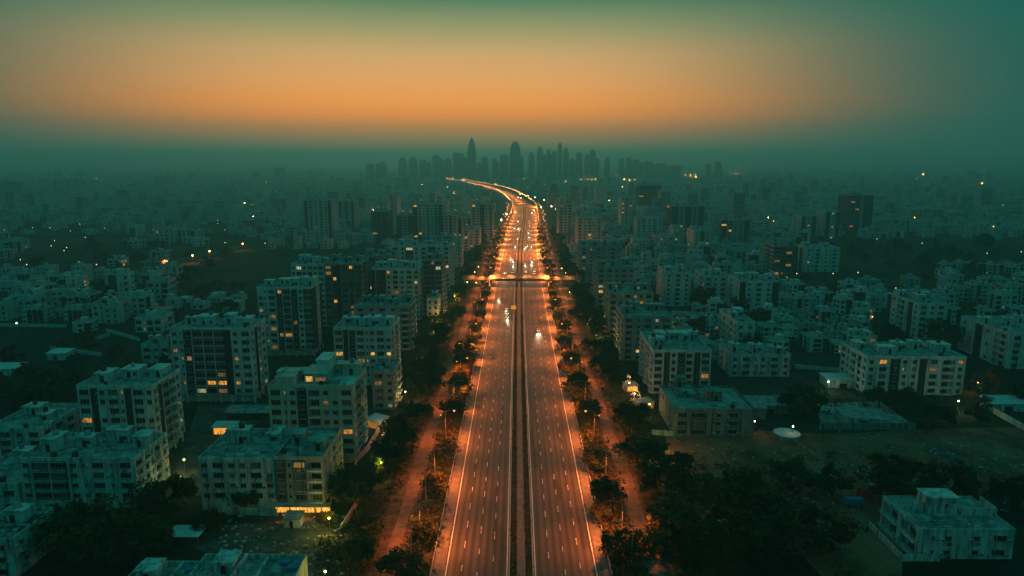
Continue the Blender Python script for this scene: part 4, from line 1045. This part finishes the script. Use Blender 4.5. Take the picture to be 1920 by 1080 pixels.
for i, (px, py, s) in enumerate(FARC):
    car(px, py, ("far oncoming car with its headlights on, left carriageway beyond the footbridge" if px < 979 else "far car with bright lights on the right carriageway beyond the footbridge"), ("cars beyond the footbridge on the left carriageway" if px < 979 else "cars beyond the footbridge on the right carriageway"), beam=(i % 6 == 0 and py > 480), big=min(s, 1.1))

# ------------------------------------------------------------------ trees one can tell apart
def T_at(px, py, rpx, label, dry=False, group=None, hs=None):
    z = 3.0
    for _ in range(6):
        p = G(px, py, z); rad = rpx * math.hypot(p.y, HC - z) / 1280; h = hs or (.95 if rad < 3.5 else .8 if rad < 6 else .68); z = 1.25 * rad * h
    tree(p.x, p.y, rad, label, group, dry, None, h); taken.append((p.x, p.y, 2))
TR = [
 (873, 655, 27, "round dark tree on the verge between road and left service road"), (855, 584, 20, "dark tree beside the lit service road, second beyond the round dark tree"), (862, 722, 24, "bushy tree on the left verge below the amber lit shrub"),
 (845, 758, 22, "low dark tree on the left verge beside the second lamp"), (786, 770, 26, "dark tree squeezed between the left service road and the shops"), (800, 706, 38, "broad dark tree by the low annex, left service road"),
 (800, 640, 22, "dark tree in front of the fairy lit shrubs"), (752, 815, 30, "wide dark tree below the bright shop awning by the cream tower"), (664, 910, 46, "large black tree beside the glowing shop"),
 (745, 860, 30, "dark tree above the yellow green lit bush"), (800, 985, 26, "rounded bush on the left verge near the bottom edge"), (690, 985, 26, "dark scrub tree left of the service road near the bottom"),
 (675, 1035, 26, "scrub tree at the bottom edge beyond the compound wall"), (175, 985, 72, "huge black tree in front of the stained four storey block"), (310, 935, 55, "huge dark tree at the corner of the stained four storey block"),
 (75, 985, 58, "large dark tree by the bottom left corner"), (470, 930, 26, "dark tree against the white wall of the joined block"), (260, 1010, 52, "dark tree above the tin carport"), (390, 975, 26, "dark shrub tree between carport and white block"),
 (1083, 722, 25, "dark tree on the right verge nearest the first bright bend of the service road"), (1056, 640, 15, "small dark tree on the right verge next to a lamp"), (1108, 762, 22, "dark tree below the second verge tree, right side"),
 (1186, 782, 38, "big dark tree beside the lit shop stalls, right service road"), (1130, 682, 30, "dark tree left of the white corner bay block"), (1108, 650, 24, "dark tree in the row along the right service road, above the bend"),
 (1090, 590, 24, "large dark tree by the roadside grey block"), (1140, 690, 24, "dark tree touching the white corner bay block"), (1205, 846, 42, "wide tree with one yellow lit edge by the dirt lot"), (1250, 895, 46, "broad dark tree below the yellow edged one"),
 (1120, 862, 24, "dull green bush tree on the right verge, mid slope"), (1132, 920, 30, "dark bush tree beside the leaning pole"), (1160, 1020, 30, "green bush tree on the right verge near the bottom edge"),
 (1284, 866, 20, "small round tree on the dirt lot"), (1335, 925, 46, "dark tree left of the black grove"), (1410, 930, 66, "largest black tree of the grove on the dirt lot"), (1484, 888, 42, "rounded black tree at the right end of the grove"),
 (1562, 900, 30, "dark tree beside the red board and blue tarpaulin"), (1505, 748, 40, "tall dark tree left of the yard lamp"), (1686, 896, 56, "large black tree behind the villa, left of two"), (1792, 900, 50, "large black tree behind the villa, right of two"),
 (1900, 925, 36, "dark tree at the edge right of the villa"), (1752, 772, 36, "dark tree in front of the long white block, right end"), (1650, 742, 24, "dark tree in front of the long white block, left end"), (1700, 745, 26, "dark tree in front of the long white block, middle"),
 (1404, 636, 20, "dark tree right of the slim white block"), (1308, 610, 20, "dark tree behind the white corner bay block"), (1765, 626, 34, "broad dark tree in front of the stepped white block"), (1430, 1000, 60, "black tree below the grove near the bottom edge"),
 (1540, 990, 50, "black tree left of the villa yard"), (1330, 1010, 40, "dark tree around the small yellow garden lamp"), (1220, 560, 18, "dark tree between grey blocks past the footbridge ramp"), (1330, 545, 22, "dark wood edge tree beside the lit terrace block"),
]
for t in TR: T_at(*t)
for t in [(745, 1056, 31, "round orange lit bush at the bottom edge of the left service road"), (806, 905, 13, "small glowing yellow bush beside the unlit pole on the left"), (868, 690, 15, "amber lit shrub on the left verge under a street lamp"),
          (1262, 970, 52, "big orange lit tree beside the right service road"), (1225, 1010, 34, "orange lit bush right of the service road, near the bottom"), (1066, 690, 17, "amber lit shrub on the right verge under a street lamp"),
          (1192, 1072, 24, "green yellow bush at the bottom edge of the right verge"), (1125, 960, 18, "rusty lit bush on the right verge")]: T_at(*t, dry=True)  # lamplight on these crowns is put into the lighter leaf colour
r = random.Random(21)
def tree_band(label, x0, x1, y0, y1, n, rad, near=False, lim=23):
    k = tr = 0
    while k < n and tr < n * 30:
        tr += 1; p = G(r.uniform(x0, x1), r.uniform(y0, y1))
        if not free(p, 3.0, lim): continue
        taken.append((p.x, p.y, 3)); s = rad * r.uniform(.7, 1.3); k += 1
        if near: tree(p.x, p.y, s, label, label)
        else: far_tree(p.x, p.y, s, label, label)
def tree_row(label, off, y0, y1, step, rad, near):
    y = y0
    while y < y1:
        p = rp(y + r.uniform(-.3, .3) * step, off + r.uniform(-1.6, 1.6))
        if free(p, 1.5, 22): 
            taken.append((p.x, p.y, 3)); s = rad * r.uniform(.75, 1.25)
            (tree(p.x, p.y, s, label, label, abs(off) < 30 and r.random() < .4) if near else far_tree(p.x, p.y, s, label, label))
        y += step
tree_row("dark roadside tree between left service road and carriageway short of the footbridge", -23.6, 236, 480, 13, 3.1, True)
tree_row("dark roadside tree between right service road and carriageway short of the footbridge", 23.6, 240, 480, 13, 3.0, True)
tree_row("dark tree lining the building side of the left service road", -40, 190, 480, 13, 4.6, True)
tree_row("dark tree lining the building side of the right service road", 40.5, 290, 480, 13, 4.6, True)
tree_row("dark roadside tree beyond the footbridge, apartment side verge", -25, 500, 900, 34, 4.4, False)
tree_row("dark roadside tree beyond the footbridge, dirt lot side verge", 25, 500, 900, 34, 4.4, False)
tree_row("dark tree behind the service road beyond the footbridge, apartment side", -41, 500, 850, 34, 5.6, False)
tree_row("dark tree behind the service road beyond the footbridge, dirt lot side", 41, 500, 850, 34, 5.6, False)
tree_band("tree of the black scrub wood between the left clusters and the towers", 0, 330, 640, 800, 24, 4.8)
tree_band("tree of the dark wood beside the lamp lit lane on the left", 150, 520, 505, 640, 20, 5.4)
tree_band("tree of the dark belt in front of the left horizon terrace", 40, 480, 462, 505, 14, 5.8)
tree_band("tree of the dark woods under the park lamps on the right", 1480, 1900, 455, 520, 26, 6.4)
tree_band("tree of the dark wood beside the slim white block and its small houses", 1260, 1480, 530, 640, 13, 4.8)
tree_band("tree scattered in the scrub between the right clusters", 1500, 1760, 520, 640, 12, 4.8)
tree_band("tree of the hazy wood at the foot of the roadside towers", 1130, 1260, 440, 520, 8, 6.0)
tree_band("tree in the dark yards left of the black grove", 1180, 1340, 1020, 1080, 6, 3.6, True, 36)
tree_band("tree growing in the yards below the long white block", 1820, 1920, 700, 800, 6, 4.2)

# scrub nobody could count
def scrub(name, label, pts, mats, ls=.32):
    b = MB(); rr = random.Random(hash(name) % 1000 if False else len(name))
    for p, s, n in pts:
        for _ in range(n):
            d = Vector((rr.gauss(0, .55) * s, rr.gauss(0, .55) * s, abs(rr.gauss(0, .45)) * s)); leafquad(b, p + d, ls * s * rr.uniform(.5, 1.0), rr)
    return stuff(b.build(name, mats), label)
r = random.Random(5); L1, L2 = [], []
for s in (-1, 1):
    y = 125
    while y < 700:
        for _ in range(7 if y < 330 else 3):
            off = r.uniform(21.1, 27.6); p = rp(y, s * off, .05); L1.append((p, r.uniform(.5, 1.8) if r.random() < .8 else 2.4, 26 if y < 330 else 14))
        for _ in range(3 if y < 330 else 1):
            off = r.uniform(33.8, 44); p = rp(y, s * off, .05); L2.append((p, r.uniform(.6, 1.7), 28 if y < 330 else 14))
        y += 2.2 if y < 330 else 5
stuff(scrub('verge_scrub', "scrubby bushes and dry grass on the highway verges", L1, 'foliage_dry_lit'))
stuff(scrub('roadside_undergrowth', "low undergrowth between service roads and buildings", L2, 'foliage'))
L3 = []
for s in (-1, 1):
    y = 130
    while y < 1400:
        p = rp(y, s * 1.75, .15); L3.append((p, r.uniform(.7, 1.05), 12 if y < 400 else 6)); y += .8 if y < 400 else 3
b = MB()
for p, s, n in L3:
    for _ in range(n): leafquad(b, p + Vector((r.gauss(0, .32), r.gauss(0, .5), abs(r.gauss(.3, .3)))), .32 * s, r)
stuff(b.build('median_hedge', 'foliage'), "clipped dark hedge planting in the two median beds")
L4 = []
for x0, x1, y0, y1, n in ((0, 340, 600, 860, 420), (0, 330, 950, 1080, 200), (1180, 1640, 960, 1080, 130), (1480, 1920, 680, 780, 200), (600, 700, 930, 1080, 120), (1260, 1560, 850, 940, 90), (100, 520, 500, 620, 260), (1480, 1800, 450, 660, 300)):
    for _ in range(n):
        p = G(r.uniform(x0, x1), r.uniform(y0, y1))
        if free(p, 0, 40): L4.append((p, r.uniform(.8, 2.2), 16))
stuff(scrub('scrubland', "dark scrub and thorn bushes covering the waste ground", L4, 'foliage_far'))

b = MB(); r = random.Random(31)
for _ in range(900):
    p = G(r.uniform(1240, 1920), r.uniform(806, 960)) if r.random() < .75 else G(r.uniform(400, 660), r.uniform(965, 1080))
    s_ = r.uniform(.08, .35); h = s_ * r.uniform(.4, 1.2); b.box(p.x - s_, p.x + s_ * r.uniform(.5, 2), p.y - s_, p.y + s_ * r.uniform(.5, 2), .05, .1 + h, r.randrange(3), False)
stuff(b.build('rubble', ['plaster_grey', 'plaster_tan', 'raw_concrete']), "rubble and litter strewn over the open lots")
L5 = [(G(r.uniform(1240, 1920), r.uniform(806, 955)), r.uniform(.3, 1.0), 12) for _ in range(260)]
stuff(scrub('weeds', "low weeds on the open dirt lots", L5, 'foliage_dry_lit'))
# ------------------------------------------------------------------ lots, yards, sheds and walls
def poly(name, pts, z, mat):
    b = MB(); q = [G(*p) for p in pts]
    b.v = [(p.x, p.y, z) for p in q]; b.f = [tuple(range(len(q)))]; b.m = [0]
    return structure(b.build(name, mat))
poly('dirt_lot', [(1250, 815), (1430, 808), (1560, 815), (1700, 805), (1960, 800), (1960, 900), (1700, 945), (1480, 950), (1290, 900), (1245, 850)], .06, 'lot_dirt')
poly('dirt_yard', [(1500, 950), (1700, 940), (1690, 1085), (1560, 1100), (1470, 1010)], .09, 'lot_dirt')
poly('paved_track', [(1736, 838), (1765, 836), (1860, 890), (1822, 893)], .10, 'yard_paving')
poly('yard', [(420, 985), (660, 965), (640, 1085), (545, 1100), (330, 1015)], .06, 'yard_paving')
poly('lane', [(330, 880), (372, 760), (500, 755), (505, 790), (400, 810), (380, 930), (345, 930)], .08, 'yard_paving')
poly('compound_floor', [(1530, 758), (1650, 752), (1715, 800), (1540, 800)], .11, 'roof_slab')
def wall_line(label, pts, h, mat='plaster_old', t=.25, zb=0):
    root = None; b = MB(); q = [G(*p) for p in pts]
    for a, c in zip(q, q[1:]):
        d = (c - a).normalized(); n = Vector((-d.y, d.x, 0)) * t / 2; u = Vector((0, 0, h))
        P = [a - n, c - n, c + n, a + n]
        for i in range(4): b.quad(P[i], P[(i + 1) % 4], P[(i + 1) % 4] + u, P[i] + u)
        b.quad(*[p + u for p in P])
    return tag(b.build('boundary_wall', mat), label, 'wall')
wall_line("lit concrete boundary wall along the left service road by the glowing shop", [(640, 1000), (672, 946)], 2.2, 'plaster_tan')
wall_line("boundary wall running from the cream tower toward the road trees", [(668, 868), (690, 845), (712, 808)], 2.2, 'plaster_tan')
wall_line("concrete wall around the compound with the mossy roof", [(1535, 806), (1716, 806)], 2.6, 'raw_concrete')
wall_line("angled concrete wall on the dirt lot beside the round tank", [(1470, 815), (1545, 870)], 1.3, 'raw_concrete')
wall_line("long pale wall at the right edge beyond the dirt lot", [(1862, 775), (1960, 830)], 2.2, 'plaster_old')
wall_line("low white wall in front of the joined white block", [(410, 962), (520, 968)], 2.0, 'plaster_old')
wall_line("thin wall at the foot of the big dark tree on the right service road", [(1222, 815), (1262, 818)], 1.8, 'plaster_old')
for i, (lab, pts) in enumerate([("broken plot wall in the left scrub, nearest the dark wood", [(150, 648), (205, 630)]), ("pale plot wall crossing the left scrub below the hut", [(95, 655), (190, 668)]), ("long low wall at the back of the left scrub", [(0, 612), (125, 614)]),
      ("slanting plot wall behind the eight storey white tower", [(200, 622), (262, 640)]), ("plot wall beside the low left roofs", [(40, 690), (100, 722)]), ("long pale wall in the dark field under the park lamps", [(1600, 545), (1720, 548)]),
      ("pale plot wall by the stepped white block", [(1640, 560), (1700, 572)]), ("street wall right of the low white two storey house", [(1490, 690), (1600, 700)]), ("plot wall in front of the slim white block", [(1330, 668), (1372, 690)])]):
    wall_line(lab, pts, 1.8, 'plaster_hazy', .5)
def shed(label, px, py, w, d, h, mat='tin_sheet', wall='plaster_old', tilt=.5, rz=0, open_=False, name='shed', cat='shed', front=None):
    p = G(px, py); root = thing(name, label, cat, (p.x, p.y, 0), R(rz)); hw, hd = w/2, d/2
    b = MB()
    if open_:
        for x in (-hw + .2, hw - .2):
            for y in (-hd + .2, hd - .2): b.box(x - .1, x + .1, y - .1, y + .1, 0, h)
        b.build('posts', 'steel', root)
    else:
        b.box(-hw, hw, -hd, hd, 0, h); b.build('wall', wall, root)
    b = MB(); o = .35
    P = [(-hw - o, -hd - o, h + .02), (hw + o, -hd - o, h + .02), (hw + o, hd + o, h + tilt), (-hw - o, hd + o, h + tilt)]
    b.quad(*P); b.quad(*[(x, y, z + .12) for x, y, z in P])
    for i in range(4): a, c = P[i], P[(i + 1) % 4]; b.quad(a, c, (c[0], c[1], c[2] + .12), (a[0], a[1], a[2] + .12))
    b.build('roof', mat, root)
    if front:
        b = MB(); b.box(-hw * .85, hw * .85, -hd - .06, -hd - .01, .4, h - .3); b.build('shop_front', front, root)
    elif not open_:
        b = MB(); b.box(-hw * .3, hw * .1, -hd - .05, -hd - .01, 0, 2); b.build('door', 'void_dark', root)
    return root
shed("pale tin carport roof on posts above the bottom courtyards", 352, 1015, 7.5, 4.5, 2.6, 'roof_light', open_=True, tilt=.2, name='carport', cat='carport')
shed("small dim kiosk with one lamp in front of the glowing shop", 552, 985, 4, 3, 2.6, 'tin_rust')
shed("corrugated roof shed right of the unfinished concrete building", 1385, 775, 16, 12, 4.2, 'tin_rust', 'raw_concrete')
shed("long tin shed behind the unfinished concrete building", 1440, 768, 13, 9, 3.2, 'tin_rust', 'raw_concrete')
shed("flat pale roofed shed beside the white yard lamp", 1575, 722, 14, 8, 3.4, 'tin_sheet')
shed("low shed with mossy roof inside the walled compound", 1615, 790, 15, 9, 2.8, 'tin_rust', rz=-8)
shed("small white hut on the left scrub below the clusters", 115, 672, 9, 7, 3.4, 'roof_light')
shed("low pale roofed hut at the left edge of the scrub", 16, 700, 12, 8, 3.2, 'roof_light')
shed("pale roofed hut standing in the left dark wood, bright roof", 410, 558, 8, 5, 3, 'tin_sheet')
shed("second bright roofed hut in the left dark wood, nearer the clusters", 352, 566, 8, 6, 3, 'tin_sheet')
shed("single storey shed by the compound wall at the right edge", 1880, 765, 14, 8, 3, 'tin_sheet')
shed("ochre lit guard house in the lane behind the joined white block", 424, 812, 7.5, 4, 2.9, 'roof_light', 'plaster_tan', front='shop_glow', name='guard_house', cat='guard house')
shed("low parking shed in the lane under the broad ten storey block", 470, 782, 16, 6, 2.8, 'roof_slab', open_=True, name='parking_shed', cat='parking shed')
# glowing shop under the brown block
p = G(571, 958); root = thing('shop', "brightly lit amber shop front at the foot of the brown block", 'shop', (p.x, p.y - 1.2, 0))
b = MB(); b.box(-7.2, 7.4, -.1, .1, .3, 2.7); b.build('shop_front', 'shop_glow', root)
b = MB(); b.box(-9.5, 7.8, -2.4, .2, 2.95, 3.15); b.build('awning', 'plaster_tan', root)
for x in (-7.3, -3.4, 1.2, 3.3, 7.4):
    b = MB(); b.box(x - .15, x + .15, -.35, -.12, 0, 2.94); b.build('column', 'plaster_brown', root)
l = bpy.data.objects.new('shop_light', bpy.data.lights.new('shop_light', 'POINT')); C.objects.link(l); l.parent = root; l.location = (0, -2.0, 2.3); l.data.energy = 900; l.data.color = (1, .5, .12); l.data.shadow_soft_size = .5
# lamps with their own light in gardens and yards
YB = [(715, 868, "yellow green garden lamp lighting the bush below the cream tower", (.8, .95, .08), 1500), (617, 972, "yellow garden lamp lighting the hedge beside the glowing shop", (1, .8, .1), 1400), (1236, 834, "yellow garden lamp in the crown of the wide tree by the dirt lot", (.95, .85, .06), 1600),
      (1346, 998, "small yellow lamp in the dark trees near the bottom edge", (1, .85, .2), 700), (610, 1072, "yellow lamp at the bottom edge beside the yard", (.9, .8, .1), 350), (708, 870 - 128, "yellow lamp beside the low annex", (1, .9, .2), 900),
      (1212, 616, "yellow lamp in the trees behind the roadside grey block", (1, .8, .1), 1200), (1797, 752, "white yard lamp in front of the long white block, right end", (.9, 1, .5), 800), (1553, 716, "white lamp on a tall pole beside the flat roofed shed", (.8, 1, .7), 500),
      (1833, 718, "orange yard lamp right of the long white block", (1, .4, .1), 1600), (1126, 640, "amber lamp beside the service road trees by the grey block", (1, .6, .1), 1800), (1118, 600, "amber lamp at the fairy lit shop on the right service road", (1, .6, .1), 2200),
      (835, 592, "amber lamp at the fairy lit shop on the left service road", (1, .6, .12), 2200), (822, 612, "second amber lamp at the fairy lit shops on the left", (1, .6, .12), 2000), (852, 556, "amber lamp at the far fairy lit shop on the left", (1, .7, .12), 2000),
      (1068, 548, "amber lamp beneath the right ramp of the footbridge", (1, .55, .1), 2400), (796, 672, "pale lamp over the shop lane by the white block with stair strip", (1, .6, .3), 500), (788, 680, "second pale lamp over the shop lane", (1, .7, .25), 500),
      (760, 735, "pale lamp between annex and road trees", (1, .8, .2), 900), (722, 790, "bright lamp at the awning below the cream tower", (1, .55, .35), 700), (727, 812, "second bright lamp at the awning below the cream tower", (1, .55, .35), 500),
      (1180, 718, "top lamp of the lit stall lane beside the white corner bay block", (1, .55, .25), 500), (1190, 738, "middle lamp of the lit stall lane beside the white corner bay block", (1, .55, .25), 500), (1218, 758, "bottom lamp of the lit stall lane beside the white corner bay block", (1, .65, .25), 500),
      (345, 862, "yellow lamp in the lane beside the eight storey white tower", (.95, .85, .2), 600), (340, 895, "second yellow lamp in the lane, nearer the dark tree", (.9, .9, .3), 500), (1415, 790, "warm lamp in the dark yard right of the concrete sheds", (1, .6, .35), 90), (1487, 800, "warm lamp by the round tank", (1, .6, .35), 60)]
PB = {}
for px, py, lab, col, e in YB:
    p = G(px, py, 4.2); o = thing('garden_lamp', lab, 'garden lamp', (p.x, p.y, 0))
    if 'p' not in PB:
        b = MB(); b.tube([(0, 0, 0), (0, 0, 4.0)], [.08, .05], 6); PB['p'] = b.mesh('pole', 'steel')
    kk = tuple(col)
    if kk not in PB:
        mname = 'bulb_%d' % len(PB); emit(mname, col, 14); b = MB(); b.lathe(0, 0, [(.04, -.25), (.22, -.14), (.28, 0), (.22, .14), (.04, .25)], 8); PB[kk] = b.mesh('bulb', mname)
    link('pole', PB['p'], o); link('bulb', PB[kk], o, (0, 0, 4.25))
    l = bpy.data.objects.new('garden_light', bpy.data.lights.new('garden_light', 'POINT')); C.objects.link(l); l.parent = o; l.location = (0, -.5, 4.9); l.data.energy = e; l.data.color = col; l.data.shadow_soft_size = .3
for px, py, rp_, lab in ((713, 876, 14, "bush lit yellow green by a garden lamp below the cream tower"), (615, 968, 14, "hedge bush lit yellow beside the glowing shop"), (812, 600, 12, "shrub hung with amber fairy lights by the left shops, nearer one"), (836, 588, 12, "shrub hung with amber fairy lights by the left shops, farther one")):
    T_at(px, py, rp_, lab, True)  # lamplit bushes, glow partly in the lighter leaf colour
# stalls along the lit lane on the right, shop row on the left
shed("lit market stall at the foot of the white corner bay block", 1206, 765, 7, 4, 2.6, 'tin_rust', 'plaster_tan', front='shop_glow', name='market_stall', cat='stall', rz=25)
shed("narrow lit stall in the lane beside the white corner bay block", 1182, 732, 5, 4, 2.6, 'tin_rust', 'plaster_tan', front='shop_glow', name='market_stall', cat='stall', rz=15)
shed("lit awning stall under the cream tower by the road trees", 708, 800, 6, 5, 3, 'tin_sheet', 'plaster_tan', front='shop_glow', name='market_stall', cat='stall', rz=-30)
shed("lit stall row behind the dark trees past the left annex", 792, 690, 7, 4, 2.8, 'tin_rust', 'plaster_tan', front='shop_glow', name='market_stall', cat='stall', rz=-15)
# round tank, red boards and a covered lorry on the lot
p = G(1475, 820); root = thing('round_tank', "round pale topped water tank on the dirt lot", 'tank', (p.x, p.y, 0))
b = MB(); b.lathe(0, 0, [(4.6, 0), (4.6, 1.5), (4.3, 1.7)], 28); b.build('wall', 'raw_concrete', root)
b = MB(); b.lathe(0, 0, [(4.2, 1.71), (2.5, 1.95), (.4, 2.1)], 28); b.build('cover', 'roof_light', root)
p = G(1622, 940); root = thing('hoarding', "red board standing on the lot behind the blue tarpaulin", 'board', (p.x, p.y, 0), R(-50))
b = MB(); b.box(-2.4, 2.4, -.08, .08, .5, 3.2); b.build('panel', 'red_board', root)
for x in (-2, 2):
    b = MB(); b.box(x - .08, x + .08, .09, .25, 0, 3.1); b.build('post', 'steel', root)
p = G(1600, 948); root = thing('covered_cart', "blue tarpaulin covered cart parked on the dark lot", 'cart', (p.x, p.y, 0))
b = MB(); b.box(-2.5, 2.5, -1.1, 1.1, .6, 1.7); b.box(-2.3, 2.3, -.9, .9, 1.7, 2.2); b.build('cover', 'tank_blue', root)
for x in (-1.6, 1.6):
    for y in (-1.05, 1.05):
        b = MB(); b.tube([(x, y - .1, .4), (x, y + .1, .4)], .4, 12); b.build('wheel', 'rubber', root)
p = G(401, 921); root = thing('red_board', "small red board at the foot of the joined white block", 'board', (p.x, p.y - 1.5, 0))
b = MB(); b.box(-1.5, 1.5, -.06, .06, 1.2, 2.6); b.build('panel', 'red_board', root)
b = MB(); b.box(-.08, .08, .07, .2, 0, 2.5); b.build('post', 'steel', root)
# strings of amber fairy lights hung over shrubs and stall fronts
emit('fairy_bulb', (1, .55, .13), 3.5)
r = random.Random(41)
for px, py, n, w, lab in ((857, 556, 34, 3.2, "amber fairy lights over the shrubs just short of the left end of the footbridge"), (834, 589, 40, 3.4, "amber fairy lights hung on the second lit shrub left of the highway"),
        (819, 614, 50, 3.4, "thickest amber fairy lights on the lit shrub nearest the left annex"), (1107, 604, 46, 3.2, "cone of amber fairy lights on a tree by the roadside grey block"),
        (1122, 622, 30, 2.6, "amber fairy lights at the corner of the wide windowed grey block"), (1076, 547, 30, 3.2, "amber fairy lights under the right ramp of the footbridge"),
        (1178, 715, 46, 2.8, "chain of amber lights along the stall lane beside the corner bay block"), (1192, 738, 46, 2.8, "lower chain of amber lights along the stall lane by the big dark tree"),
        (724, 806, 30, 2.4, "amber lights over the awning below the cream tower"), (783, 682, 28, 2.6, "amber lights over the lane behind the dark roadside trees")):
    p = G(px, py, 3.5); b = MB()
    for _ in range(n):
        z = r.uniform(.8, 6.2); k = (1 - z / 8) * w
        a = r.uniform(0, 6.28); q = k * r.uniform(.6, 1); x, y = math.cos(a) * q, math.sin(a) * q; s = r.uniform(.07, .15)
        b.lathe(x, y, [(.01, z - s), (s, z), (.01, z + s)], 5, 1, False)
    for k in range(5): a = k * 1.26; b.tube([(0, 0, 7), (math.cos(a) * w * .5, math.sin(a) * w * .5, 3.8), (math.cos(a) * w * .9, math.sin(a) * w * .9, .8)], .02, 4, 0)
    b.tube([(0, 0, 0), (0, 0, 7)], [.09, .05], 6, 0)
    tag(b.build('fairy_lights', ['steel', 'fairy_bulb'], None, (p.x, p.y, 0)), lab, 'string lights')
